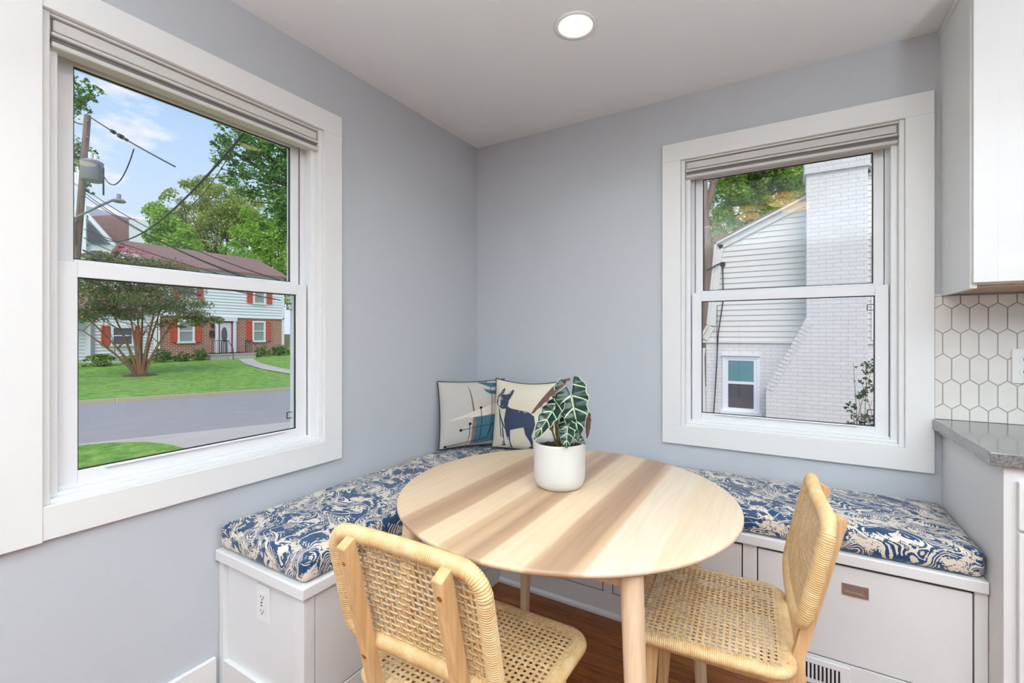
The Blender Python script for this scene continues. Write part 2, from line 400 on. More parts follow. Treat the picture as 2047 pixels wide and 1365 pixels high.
# ------------------------------------------------------------ windows
def window(name, left):
    """u runs along the wall (0..W), w is depth outwards from the room face"""
    W = .873; root = empty(name, (0, (L0+L1)/2, OZ0) if left else ((B0+B1)/2, 0, OZ0)); struct(root)
    def mk(): return MB()
    def bb(mb, u0, u1, z0, z1, w0, w1, m=0):
        if left: mb.box(-w1, -w0, L0+u0, L0+u1, z0, z1, m)
        else: mb.box(B0+u0, B0+u1, w0, w1, z0, z1, m)
        return mb
    # flat casing boards
    c = mk(); e = .0895
    lw = .26 if left else .086
    bb(c, -e if not left else -.05, W+e, OZ1, OZ1+e, -.018, 0); bb(c, -.05 if left else -e, W+e, OZ0-.091, OZ0, -.018, 0)
    bb(c, W, W+e, OZ0, OZ1, -.018, 0)
    if left: bb(c, -lw, -.0, OZ0-.094, OZ1+e+.03, -.021, 0)
    else: bb(c, -e, 0, OZ0, OZ1, -.018, 0)
    T(c, 'casing', M['trim'], root, bevel=.0015)
    # jamb lining of the opening and its inner bead
    j = mk(); d = .018
    bb(j, 0, d, OZ0, OZ1, -.004, WT); bb(j, W-d, W, OZ0, OZ1, -.004, WT)
    bb(j, d, W-d, OZ0, OZ0+.012, -.004, WT); bb(j, d, W-d, OZ1-.008, OZ1, .0, WT)
    T(j, 'jamb', M['trim'], root, bevel=.002)
    # vinyl main frame, stepped tracks
    f = mk()
    for (w0, w1, t) in ((.022, .045, .040), (.072, .082, .052), (.115, .15, .052)):
        bb(f, d, t, OZ0+.012, OZ1-.008, w0, w1); bb(f, W-t, W-d, OZ0+.012, OZ1-.008, w0, w1)
    bb(f, d, .034, OZ0+.012, OZ1-.008, .045, .115); bb(f, W-.034, W-d, OZ0+.012, OZ1-.008, .045, .115)
    bb(f, .034, W-.034, OZ1-.045, OZ1-.008, .03, .15)
    bb(f, d, W-d, OZ0+.012, OZ0+.022, .018, .15); bb(f, d, W-d, OZ0+.022, OZ0+.030, .038, .15)
    T(f, 'vinyl_frame', M['vinyl'], root, bevel=.0015)
    # sashes: inner lower, outer upper
    def sash(nm, u0, u1, z0, z1, w0, w1, st, br, tr):
        s_ = mk()
        bb(s_, u0, u0+st, z0, z1, w0, w1); bb(s_, u1-st, u1, z0, z1, w0, w1)
        bb(s_, u0+st, u1-st, z0, z0+br, w0, w1); bb(s_, u0+st, u1-st, z1-tr, z1, w0, w1)
        so = T(s_, nm, M['vinyl'], root, bevel=.002)
        a0, a1, c0, c1 = u0+st, u1-st, z0+br, z1-tr; g = .0035; wm = (w0+w1)/2
        k = mk()
        bb(k, a0, a0+g, c0, c1, w0+.008, wm); bb(k, a1-g, a1, c0, c1, w0+.008, wm)
        bb(k, a0, a1, c0, c0+g, w0+.008, wm); bb(k, a0, a1, c1-g, c1, w0+.008, wm)
        k.v = [tuple(V(v)-root.location) for v in k.v]; k.obj('gasket', M['gasket'], so)
        p = mk(); bb(p, a0, a1, c0, c1, wm-.002, wm+.002)
        p.v = [tuple(V(v)-root.location) for v in p.v]; p.obj('glass_pane', M['glass'], so)
        return so
    lo = sash('lower_sash', .043, W-.043, OZ0+.028, 1.458, .046, .076, .046, .038, .044)
    q = mk(); bb(q, .15, W-.15, OZ0+.062, OZ0+.068, .036, .047)      # lift rail
    q.v = [tuple(V(v)-root.location) for v in q.v]; q.obj('lift_rail', M['vinyl'], lo, bevel=.002)
    for u in (.25, W-.25):                                        # sash locks
        q = mk(); bb(q, u-.03, u+.03, 1.458, 1.463, .048, .07)
        q.v = [tuple(V(v)-root.location) for v in q.v]; q.obj('sash_lock', M['vinyl'], lo, bevel=.002)
    sash('upper_sash', .054, W-.054, 1.44, OZ1-.047, .084, .114, .036, .030, .038)
    for zz in (.905, 1.365):                                       # small black sash clips at the right edge
        q = mk(); a = W-.043-.046
        for (u0, u1, z0, z1) in ((a-.024, a-.021, zz-.013, zz+.013), (a-.024, a, zz+.011, zz+.014), (a-.024, a, zz-.014, zz-.011)):
            bb(q, u0, u1, z0, z1, .078, .081)
        T(q, 'sash_clip', M['black'], root)
    # raised cellular shade
    sp = empty('cellular_shade', (root.location.x, root.location.y, OZ1-.09))
    sh = mk(); u0, u1 = .022, W-.020
    bb(sh, u0+.004, u1-.004, OZ1-.046, OZ1-.013, .004, .05)
    T(sh, 'headrail', M['shade'], sp, bevel=.004, seg=3)
    sh = mk(); bb(sh, u0, u1, OZ1-.060, OZ1-.050, .000, .045)
    T(sh, 'middle_rail', M['shade'], sp, bevel=.003)
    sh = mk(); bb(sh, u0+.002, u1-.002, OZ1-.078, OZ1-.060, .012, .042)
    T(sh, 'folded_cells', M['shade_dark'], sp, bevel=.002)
    sh = mk(); bb(sh, u0, u1, OZ1-.092, OZ1-.077, -.002, .045)
    T(sh, 'bottom_rail', M['shade'], sp, bevel=.004, seg=3)
    return root, sp
w1, s1 = window('window_1', True); w2, s2 = window('window_2', False)
tag(s1, 'raised pale grey cellular shade at the top of the left wall window', 'window shade')
tag(s2, 'raised pale grey cellular shade at the top of the back wall window', 'window shade')

# ------------------------------------------------------------ lights
def downlight(x, y, label, power, r=.066):
    root = empty('recessed_light', (x, y, H))
    T(MB().lathe([(r, -.004), (r+.003, -.006), (r+.016, -.005), (r+.018, 0), (r+.0, 0)], 48, (x, y, H)), 'trim_ring', M['trim'], root)
    T(MB().lathe([(.0001, -.0035), (r, -.0035)], 48, (x, y, H)), 'lens', LENS, root)
    tag(root, label, 'ceiling light', None)
    ld = bpy.data.lights.new('recessed_light_lamp', 'AREA'); ld.shape = 'DISK'; ld.size = r*2; ld.energy = power; ld.color = (.80,.91,1)
    ld.spread = R(140); lo = bpy.data.objects.new('lamp', ld); C.objects.link(lo); lo.parent = root; lo.location = (0,0,-.008)
    return root
LENS = emit('lit_lens', (1,.78,.45), 5.0)
PW = 10
downlight(1.018, -.772, 'round recessed ceiling light glowing white above the dining nook', PW*.22)
downlight(2.32, -1.22, 'round recessed ceiling light above the base cabinets by the back window', PW*.35)
for i, (x, y) in enumerate(((1.0, -2.9), (2.9, -2.9), (1.0, -4.4), (2.9, -4.4))):  # extra downlights added out of view as room fill
    downlight(x, y, ['added fill downlight behind the camera near the left wall', 'added fill downlight behind the camera near the kitchen side', 'rearmost added fill downlight on the left wall side', 'rearmost added fill downlight on the kitchen side'][i], PW*.6)
# semi flush fixture with three warm discs, mirrored in the window panes
fx = empty('disc_chandelier', (1.64, -2.28, H))
T(MB().lathe([(.0001, -.03), (.07, -.03), (.075, 0)], 40, (1.64, -2.28, H)), 'ceiling_plate', M['brass'], fx)
AMB = emit('amber_glass', (1.0, .66, .32), 8.0)
for i, (x, y, z) in enumerate(((1.41, -2.31, 2.38), (1.71, -2.02, 2.40), (1.80, -2.40, 2.425))):
    T(MB().lathe([(.0001, .012), (.09, .012), (.108, .006), (.112, -.002), (.106, -.009), (.0001, -.010)], 48, (x, y, z)), 'glass_disc', AMB, fx)
    T(MB().tube([(x, y, z+.015), (1.64, -2.28, H-.025)], .006), 'arm', M['brass'], fx)
tag(fx, 'ceiling fixture of three glowing amber discs, mirrored in the window panes', 'ceiling light')
# uplighters added out of view to brighten the ceiling and walls
def added_uplighter(x, y, label, power):
    r = empty('added_fill_lamp', (x, y, 0))
    T(MB().lathe([(.0001,.0),(.14,.0),(.14,.012),(.02,.03),(.0001,.03)], 32, (x,y,0)), 'base', M['black'], r)
    T(MB().tube([(x,y,.02),(x,y,1.37)], .012), 'pole', M['black'], r)
    T(MB().lathe([(.012,1.35),(.06,1.36),(.14,1.40),(.19,1.46),(.186,1.46),(.136,1.406),(.06,1.367),(.012,1.36)], 40, (x,y,0)), 'bowl_shade', M['plate'], r)
    tag(r, label, 'floor lamp')
    ld = bpy.data.lights.new('added_fill_light', 'AREA'); ld.shape = 'DISK'; ld.size = .26; ld.energy = power; ld.spread = R(148); ld.color = (.79, .91, 1)
    lo = bpy.data.objects.new('lamp', ld); C.objects.link(lo); lo.parent = r; lo.location = (0, 0, 1.44); lo.rotation_euler = (pi, 0, 0)
added_uplighter(1.25, -3.5, 'added fill uplighter behind the camera by the left wall', 66)
added_uplighter(2.95, -2.25, 'added fill uplighter on the kitchen side before the base cabinets', 66)
added_uplighter(2.3, -3.6, 'added fill uplighter behind the camera in the middle of the room', 66)

# ------------------------------------------------------------ built-in benches
BZ = .491; LT = .038
def shaker(mb, u0, u1, z0, z1): pass
lb = empty('storage_bench', (.245, -.8, 0))
T(MB().box(.002, .497, -1.592, -.002, BZ-LT+.0008, BZ), 'lid', M['cab'], lb, bevel=.004)
c = MB().box(.002, .47, -1.562, -.002, 0, BZ-LT)                      # carcass
c.box(.002, .030, -1.578, -1.562, .0, BZ-LT); c.box(.435, .483, -1.578, -1.562, 0, BZ-LT)      # end stiles
c.box(.030, .435, -1.578, -1.562, 0, .104)
c.box(.470, .483, -1.562, -1.541, .0, BZ-LT); c.box(.470, .483, -1.541, -.483, 0, .104)
c.box(.470, .483, -.535, -.483, .104, BZ-LT)
T(c, 'carcass', M['cab'], lb, bevel=.0015)
T(MB().box(.470, .481, -1.538, -.54, .109, BZ-LT-.004), 'door', M['cab'], lb, bevel=.0015)
T(MB().box(.4705, .4715, -1.541, -.535, .104, BZ-LT), 'door_gap', M['dark'], lb)
tag(lb, 'white built-in storage bench along the left wall with a recessed end panel', 'bench')
op = empty('wall_outlet', (.25, -1.562, .363))
T(MB().box(.215, .287, -1.5665, -1.562, .303, .423), 'cover_plate', M['plate'], op, bevel=.0015)
rc = T(MB().box(.233, .269, -1.5695, -1.5665, .327, .399), 'receptacle', M['plate'], op, bevel=.001)
sl = MB()
for zc in (.386, .340):
    sl.box(.243, .2445, -1.5705, -1.5694, zc-.003, zc+.005); sl.box(.2575, .259, -1.5705, -1.5694, zc-.003, zc+.005); sl.box(.249, .253, -1.5705, -1.5694, zc-.010, zc-.006)
sl.box(.2445, .2515, -1.5705, -1.5694, .366, .370); sl.box(.2445, .2515, -1.5705, -1.5694, .356, .360)
T(sl, 'slots', M['dark'], op); tag(op, 'white outlet with two usb ports on the end of the left bench', 'outlet')

rb = empty('storage_bench', (1.3, -.24, 0))
T(MB().box(.4975, 2.2565, -.497, -.002, BZ-LT, BZ), 'lid', M['cab'], rb, bevel=.004)
c = MB().box(.484, 2.2565, -.470, -.002, 0, BZ-LT)
c.box(.484, 2.2565, -.483, -.470, .0, .104)
gaps = [(.535, 1.028), (1.069, 1.583), (1.631, 2.226)]
for a, b in ((.484, .535), (1.028, 1.069), (1.583, 1.631), (2.226, 2.2565)): c.box(a, b, -.483, -.470, .104, BZ-LT)
T(c, 'carcass', M['cab'], rb, bevel=.0015)
T(MB().prism([(-.483,0),(-.492,0),(-.492,.012),(-.488,.02),(-.483,.024)], 'x', .484, 1.66), 'toe_moulding', M['trim'], rb)
for i, (a, b) in enumerate(gaps):
    T(MB().box(a, b, -.4715, -.4705, .104, BZ-LT), 'door_gap', M['dark'], rb)
    top = BZ-LT-.012; dr = T(MB().box(a+.004, b-.004, -.482, -.4712, .109, top), 'drawer_front', M['cab'], rb, bevel=.0012)
    xc = (a+b)/2
    hp = MB(); x0, x1, z0, z1 = xc-.037, xc+.037, .347, .386
    y0, y1 = -.4865, -.4818
    hp.box(x0, x1, y0, y1, z1-.006, z1).box(x0, x1, y0, y1, z0, z0+.010).box(x0, x0+.008, y0, y1, z0+.010, z1-.006).box(x1-.008, x1, y0, y1, z0+.010, z1-.006)
    hp.box(x0+.008, x1-.008, y1-.0006, y1, z0+.010, z1-.006).box(x0+.010, x1-.010, y0-.0012, y0+.0015, z0+.0085, z0+.0115)
    hp.v = [tuple(V(v)-rb.location) for v in hp.v]; hp.obj('flush_pull', M['nickel'], dr, label='brushed nickel flush pull')
tag(rb, 'white built-in storage bench under the back wall window with flush pulls', 'bench')
# toe-kick register
vg = empty('floor_register', (1.74, -.483, .04))
T(MB().box(1.60, 1.915, -.488, -.483, .003, .096), 'frame', M['plate'], vg, bevel=.003)
sl = MB(); n = 22
T(MB().box(1.628, 1.889, -.4886, -.4879, .022, .076), 'opening', M['dark'], vg)
for i in range(n+1):
    x = 1.628+i*(.261/n); sl.box(x-.0032, x+.0032, -.4905, -.4886, .022, .076)
T(sl, 'louvers', M['plate'], vg, bevel=.0008); tag(vg, 'white slotted air register in the bench kick below the drawers', 'air vent')

# cushions
def rounded(lx, ly, lz, r, nx, ny, nz, bulge=.0, side=.0):
    """closed cushion mesh from a gridded box; origin at the middle of its base"""
    mb = MB(); idx = {}
    def pt(i, j, k):
        key = (i, j, k)
        if key in idx: return idx[key]
        def ease(t): return .5-.5*cos(pi*t)*.55-.5*(1-2*t)*.45 
        u, v, w = ease(i/nx), ease(j/ny), k/nz
        p = V(((u-.5)*lx, (v-.5)*ly, (w-.5)*lz))
        q = V([max(-h+r, min(h-r, c_)) for c_, h in zip(p, (lx/2, ly/2, lz/2))]); d = p-q
        if d.length > 1e-7: p = q+d.normalized()*min(r, max(abs(c_) for c_ in d))
        fu = 1-abs(2*u-1)**4; fv = 1-abs(2*v-1)**3
        if w > .5: p.z += bulge*fu*fv*(w-.5)*2
        s_ = sin(pi*w); p.x += side*(2*u-1)*s_*fv; p.y += side*(2*v-1)*s_*fu
        p.z += lz/2+.0012*noise.noise(V((p.x*5, p.y*5, 3)))
        idx[key] = len(mb.v); mb.v.append(tuple(p)); return idx[key]
    def q(a, b, c_, d): mb.f.append([a, b, c_, d]); mb.m.append(0); mb.sm.append(True)
    for i in range(nx):
        for j in range(ny):
            q(pt(i,j,nz), pt(i+1,j,nz), pt(i+1,j+1,nz), pt(i,j+1,nz)); q(pt(i,j+1,0), pt(i+1,j+1,0), pt(i+1,j,0), pt(i,j,0))
    for k in range(nz):
        for i in range(nx):
            q(pt(i,0,k), pt(i+1,0,k), pt(i+1,0,k+1), pt(i,0,k+1)); q(pt(i,ny,k+1), pt(i+1,ny,k+1), pt(i+1,ny,k), pt(i,ny,k))
        for j in range(ny):
            q(pt(0,j+1,k), pt(0,j,k), pt(0,j,k+1), pt(0,j+1,k+1)); q(pt(nx,j,k), pt(nx,j+1,k), pt(nx,j+1,k+1), pt(nx,j,k+1))
    return mb
o = rounded(.480, 1.576, .088, .024, 34, 90, 10, .010, .003).obj('bench_cushion', M['fabric'], loc=(.2475, -.794, BZ+.0018))
tag(o, 'blue and cream wave print cushion along the left wall bench', 'cushion')
o = rounded(1.748, .484, .088, .024, 96, 34, 10, .014, .003).obj('bench_cushion', M['fabric'], loc=(1.3780, -.248, BZ+.0018))
tag(o, 'blue and cream wave print cushion under the back wall window', 'cushion')

# ------------------------------------------------------------ kitchen side
bc = empty('base_cabinet', (2.9, -.3, 0))
T(MB().box(2.258, 2.276, -.592, -.002, 0, .871), 'side_panel', M['cab'], bc, bevel=.001)
T(MB().box(2.276, 4.35, -.590, -.002, .10, .871).box(2.276, 4.35, -.52, -.002, 0, .10), 'carcass', M['cab'], bc)
for i in range(4):
    x0 = 2.284+i*.516; x1 = x0+.508
    for (z0, z1, nm) in ((.700, .832, 'drawer_front'), (.115, .690, 'door')):
        f = MB().box(x0, x1, -.610, -.590, z0, z1)
        if nm == 'door':
            f = MB().box(x0, x0+.06, -.610, -.590, z0, z1).box(x1-.06, x1, -.610, -.590, z0, z1).box(x0+.06, x1-.06, -.610, -.590, z0, z0+.06).box(x0+.06, x1-.06, -.610, -.590, z1-.06, z1).box(x0+.06, x1-.06, -.600, -.590, z0+.06, z1-.06)
        d = T(f, nm, M['cab'], bc, bevel=.0015)
        h = MB().tube([(x0+.18, -.632, (z0+z1)/2), (x0+.328, -.632, (z0+z1)/2)], .005).tube([(x0+.2, -.61, (z0+z1)/2), (x0+.2, -.632, (z0+z1)/2)], .004).tube([(x0+.308, -.61, (z0+z1)/2), (x0+.308, -.632, (z0+z1)/2)], .004)
        h.v = [tuple(V(v)-bc.location) for v in h.v]; h.obj('bar_pull', M['nickel'], d)
tag(bc, 'white base cabinets under the grey countertop beside the bench', 'cabinet')
o = bx(2.224, 4.36, -.613, -.001, .872, .911).obj('countertop', M['counter'], bevel=.003)
tag(o, 'speckled grey quartz countertop with a cut end beside the window', 'countertop')
uc = empty('wall_cabinet', (3.0, -.17, 1.4))
T(MB().box(2.252, 2.270, -.338, -.0, 1.400, H-.002), 'side_panel', M['cab'], uc, bevel=.001)
T(MB().box(2.270, 4.35, -.336, -.0, 1.412, H-.002), 'carcass', M['cab'], uc)
T(MB().box(2.270, 4.35, -.330, -.004, 1.404, 1.412), 'underside', M['under'], uc, label='unpainted wood underside')
T(MB().box(2.246, 2.252, -.345, -.0, H-.028, H-.002).box(2.246, 4.35, -.368, -.362, H-.028, H-.002), 'top_moulding', M['cab'], uc)
for i in range(4):
    x0 = 2.256+i*.522; x1 = x0+.516; z0, z1 = 1.418, H-.034
    T(MB().box(x0, x0+.058, -.358, -.338, z0, z1).box(x1-.058, x1, -.358, -.338, z0, z1).box(x0+.058, x1-.058, -.358, -.338, z0, z0+.058)
      .box(x0+.058, x1-.058, -.358, -.338, z1-.058, z1).box(x0+.058, x1-.058, -.348, -.338, z0+.058, z1-.058), 'door', M['cab'], uc, bevel=.0012)
tag(uc, 'white shaker wall cabinets hanging above the tiled backsplash', 'cabinet')
# picket tile backsplash
X0, X1, Z0, Z1 = 2.233, 4.36, .9115, 1.399
struct(bx(X0, X1, -.006, -.0005, Z0, Z1).obj('trim_2', M['mortar']), 'grey grout bed of the backsplash')
def clip(poly, x0, x1, z0, z1):
    for k, lim, sg in ((0, x0, 1), (0, x1, -1), (1, z0, 1), (1, z1, -1)):
        out = []
        for i in range(len(poly)):
            a, b = poly[i-1], poly[i]; ia = (a[k]-lim)*sg >= 0; ib = (b[k]-lim)*sg >= 0
            if ia != ib:
                t = (lim-a[k])/(b[k]-a[k]); out.append((a[0]+(b[0]-a[0])*t, a[1]+(b[1]-a[1])*t))
            if ib: out.append(b)
        poly = out
        if len(poly) < 3: return []
    return poly
tb = MB(); pw, side, cap = .0517, .079, .0195; g = .0019
for row in range(-3, 7):
    zc = 1.3085-row*(side+cap); off = 2.283 if row % 2 == 0 else 2.257
    for k in range(-2, 44):
        xa = off+k*pw+g; xb = off+(k+1)*pw-g; xm = (xa+xb)/2; zs = side/2-g*.4; zt = side/2+cap-g*1.25
        p = clip([(xa, zc-zs), (xm, zc-zt), (xb, zc-zs), (xb, zc+zs), (xm, zc+zt), (xa, zc+zs)], X0+.001, X1-.001, Z0+.001, Z1-.001)
        if p: tb.prism(p, 'y', -.0088, -.0062)
struct(tb.obj('trim_3', M['tile'], bevel=.0008), 'white picket tile backsplash')
struct(bx(2.232, 2.256, -.0135, -.0005, 1.3995, 1.405).obj('trim_4', M['trim']), 'white edge strip above the tiles')
ot = empty('wall_outlet', (2.483, -.012, 1.13))
T(MB().box(2.448, 2.519, -.0165, -.0121, 1.066, 1.193), 'cover_plate', M['plate'], ot, bevel=.0015)
for zc in (1.152, 1.107):
    rp = T(MB().prism([(2.4835+.0165*cos(a*pi/12), zc+.0165*sin(a*pi/12)) for a in range(24)], 'y', -.0185, -.0165), 'receptacle', M['plate'], ot, bevel=.0006)
    q = MB().box(2.477, 2.4785, -.0190, -.0184, zc-.002, zc+.007).box(2.4885, 2.490, -.0190, -.0184, zc-.002, zc+.007)
    q.v = [tuple(V(v)-ot.location) for v in q.v]; q.obj('slots', M['dark'], rp)
tag(ot, 'white duplex outlet on the picket tile backsplash', 'outlet')

# ------------------------------------------------------------ round table
TX, TY = 1.1025, -1.0728
tr_ = empty('dining_table', (TX, TY, 0))
MB().lathe([(.0001, .745), (.519, .745), (.5235, .7435), (.525, .740), (.525, .735), (.518, .729), (.490, .7235), (.0001, .7235)], 160).obj('table_top', M['table'], tr_)
for sx in (-1, 1):
    for sy in (-1, 1):
        lg = MB(); rings = []
        ang0 = math.atan2(sy, sx); N = 16
        for k in range(9):
            t = k/8; z = .7235*(1-t); cx_ = sx*(.326+.036*t); cy_ = sy*(.352+.038*t)
            r = .0265-.0065*t
            ring = []
            for a in range(N):                              # outside round, inside two flat faces
                th = 2*pi*a/N; dx, dy = cos(th), sin(th)
                out = dx*cos(ang0)+dy*sin(ang0)
                e = r if out > -.2 else r*min(1.25, 1/max(abs(dx), abs(dy))*.9)
                ring.append((cx_+dx*e, cy_+dy*e, z))
            rings.append(ring)
        vs = [p for rg in rings for p in rg]
        lg.add(vs, [(i*N+a, i*N+(a+1)%N, (i+1)*N+(a+1)%N, (i+1)*N+a) for i in range(8) for a in range(N)], 0, True)
        lg.add(rings[-1], [tuple(range(N))], 0)
        lg.obj('leg', M['leg'], tr_)
ap = MB(); ap.box(-.30, .30, -.33, -.312, .665, .7235).box(-.30, .30, .312, .33, .665, .7235).box(-.31, -.292, -.31, .31, .665, .7235).box(.292, .31, -.31, .31, .665, .7235)
ap.obj('apron', M['leg'], tr_, bevel=.002)
tag(tr_, 'round pale ash table with darker plank stripes in the bench corner', 'table')

# ------------------------------------------------------------ cane chairs
def rrect(w, h, r, n=10, taper=0.):
    pts = []
    for cx_, cy_, a0 in ((w/2-r, h/2-r, 0), (-w/2+r, h/2-r, 90), (-w/2+r, -h/2+r, 180), (w/2-r, -h/2+r, 270)):
        for k in range(n+1):
            a = R(a0+90*k/n); pts.append((cx_+r*cos(a), cy_+r*sin(a)))
    return [(x*(1-taper*(y/h)), y) for x, y in pts]
def resample(pts, step):
    P = [V((p[0], p[1], 0)) for p in pts]+[V((pts[0][0], pts[0][1], 0))]
    L = [0]
    for a, b in zip(P, P[1:]): L.append(L[-1]+(b-a).length)
    n = int(L[-1]/step); out = []; j = 0
    for i in range(n):
        d = L[-1]*i/n
        while L[j+1] < d: j += 1
        t = (d-L[j])/max(1e-9, L[j+1]-L[j]); out.append(P[j].lerp(P[j+1], t))
    return out
def wrapped(poly, rx, rz, fmap, pitch=.0050):
    """tube wound with strands; poly in the panel plane, third axis is the panel normal"""
    mb = MB(); pts = resample(poly, pitch/4); n = len(pts)-len(pts) % 4; pts = pts[:n]; K = 12
    prof = (-.0014, 0.0001, 0.0003, 0.0001); vs = []
    for i, p in enumerate(pts):
        t = (pts[(i+1) % n]-pts[i-1]).normalized(); s_ = V((t.y, -t.x, 0)); q = prof[i % 4]+.0005*noise.noise(V((i*.11, 0, 0)))
        for k in range(K):
            a = 2*pi*k/K; ca, sa = cos(a), sin(a)
            d = s_*(ca*(rx+q))+V((0, 0, sa*(rz+q))); vs.append(fmap(p+d))
    fs = [(i*K+k, i*K+(k+1)%K, ((i+1)%n)*K+(k+1)%K, ((i+1)%n)*K+k) for i in range(n) for k in range(K)]
    return mb.add(vs, fs, 0, True)
def weave(poly, pitch, z0, fmap, amp=.0012, wd=.0044):
    """two sets of double strands crossing over and under inside the polygon"""
    mb = MB(); xs = [p[0] for p in poly]; ys = [p[1] for p in poly]
    nx = int((max(xs)-min(xs))/pitch); ny = int((max(ys)-min(ys))/pitch)
    cx_, cy_ = (max(xs)+min(xs))/2, (max(ys)+min(ys))/2
    def span(k, c_):
        r = []
        for i in range(len(poly)):
            a, b = poly[i-1], poly[i]
            if (a[k]-c_)*(b[k]-c_) < 0:
                t = (c_-a[k])/(b[k]-a[k]); r.append(a[1-k]+(b[1-k]-a[1-k])*t)
        return (min(r), max(r)) if len(r) > 1 else None
    prof = [(-wd, -.0004), (-wd*.85, .0008), (-wd*.2, .0008), (0, .0001), (wd*.2, .0008), (wd*.85, .0008), (wd, -.0004), (0, -.0009)]
    for k, n, cc in ((1, ny, cy_), (0, nx, cx_)):           # k = fixed axis
        oc = cx_ if k == 1 else cy_; m_ = nx if k == 1 else ny
        for j in range(n+1):
            c_ = cc+(j-n/2)*pitch+1e-5; sp_ = span(k, c_)
            if not sp_ or sp_[1]-sp_[0] < pitch: continue
            pts = []; i = -1
            vals = [sp_[0]]
            for h in range(-1, 2*m_+2):
                s_ = oc+(h/2-m_/2)*pitch
                if sp_[0]+.002 < s_ < sp_[1]-.002: vals.append(s_)
            vals.append(sp_[1])
            for s_ in vals:
                ph = (s_-oc)/pitch+m_/2; sg = 1 if (j % 2 == 0) else -1
                if k == 0: sg = -sg
                edge = min(1, min(s_-sp_[0], sp_[1]-s_)/.014)
                dz = amp*cos(pi*ph)*sg*edge + (1-edge)*.002
                pts.append((s_, dz))
            vs = []
            for s_, dz in pts:
                for (w_, h_) in prof:
                    p = (s_, c_+w_) if k == 1 else (c_+w_, s_); vs.append(fmap(V((p[0], p[1], z0+dz+h_))))
            K = len(prof); fs = [(a*K+b, a*K+(b+1) % K, (a+1)*K+(b+1) % K, (a+1)*K+b) for a in range(len(pts)-1) for b in range(K)]
            mb.add(vs, fs, 0, True)
    return mb
def make_chair(loc, rz):
    root = empty('cane_chair', loc, rz)
    # seat: local x forward, y left
    ident = lambda p: p
    sw, sd = .452, .42
    sx = -.0
    def smap(p): return V((p.y, -p.x, p.z+.462))            # polygon x -> -y, polygon y -> forward
    so = rrect(sw-.044, sd-.044, .042, 10, -.06)
    s_ = wrapped(so, .022, .0165, lambda p: smap(p-V((0,0,.0175)))).obj('seat_frame', M['wrap'], root)
    weave(rrect(sw-.036, sd-.036, .044, 10, -.06), .0156, -.0035, smap).obj('seat_weave', M['cane'], root)
    # tilted back panel
    zc, hh, bw = .692, .300, .428; sl = .225; xo = -.2525+.0175; cs = 1/sqrt(1+sl*sl)
    ux = V((-sl*cs, 0, cs)); nx_ = V((cs, 0, sl*cs))
    def bmap(p):
        c_ = -.008*(p.x/(bw/2))**2
        return V((xo, 0, zc))+V((0, -1, 0))*p.x+ux*p.y+nx_*(p.z+c_-.002)
    wrapped(rrect(bw-.036, hh-.036, .048, 10), .0185, .0170, bmap).obj('back_frame', M['wrap'], root)
    weave(rrect(bw-.040, hh-.040, .050, 10), .0160, .004, bmap, .0010, .0039).obj('back_weave', M['cane'], root)
    for sy in (-1, 1):
        y0, y1 = sy*.127-.0125, sy*.127+.0125
        front = [(-.197, .455), (-.270, .822)]; rear = [(-.300, .806), (-.228, .455)]
        post = [(-.268, 0), (-.212, .33), (-.200, .40), (-.200, .455), (-.284, .820), (-.312, .806), (-.226, .455), (-.230, .40), (-.292, 0)]
        p = MB().prism(post, 'y', y0, y1).obj('back_leg', M['beech'], root, bevel=.003)
        for zz in (.772, .545):
            xr = -.226-(zz-.455)*(.086/.351)
            b = MB(); n_ = V((-1, 0, -.24)).normalized(); c0 = V((xr, sy*.127, zz)); t1 = V((0,1,0)); t2 = n_.cross(t1)
            ring = lambda r, h: [c0+n_*h+(t1*cos(a*pi/10)+t2*sin(a*pi/10))*r for a in range(20)]
            vs = ring(.0055, -.001)+ring(.0055, .0012)+ring(.0035, .0016)
            b.add(vs, [(i, (i+1)%20, 20+(i+1)%20, 20+i) for i in range(20)]+[(20+i, 20+(i+1)%20, 40+(i+1)%20, 40+i) for i in range(20)]+[tuple(range(40, 60))], 0)
            b.obj('bolt', M['brass'], p)
        y0, y1 = sy*.165-.011, sy*.165+.011
        MB().prism([(.143, 0), (.112, .40), (.112, .432), (.152, .432), (.152, .40), (.173, 0)], 'y', y0, y1).obj('front_leg', M['beech'], root, bevel=.003)
        MB().box(-.205, .125, sy*.150-.010, sy*.150+.010, .388, .428).obj('side_rail', M['beech'], root, bevel=.002)
    MB().box(.118, .142, -.158, .158, .392, .428).obj('cross_rail', M['beech'], root, bevel=.002)
    MB().box(-.205, -.187, -.140, .140, .392, .428).obj('cross_rail', M['beech'], root, bevel=.002)
    return root
ch = make_chair((1.058, -1.494, 0), R(90.8))
tag(ch, 'woven cane chair with its back to the camera at the near side of the table', 'chair', 'cane chairs at the round table')
c2 = copy_tree(ch); c2.location = (1.529, -.992, 0); c2.rotation_euler = (0,0,R(183.5))
tag(c2, 'woven cane chair seen side on at the right of the table, before the drawers', 'chair', 'cane chairs at the round table')

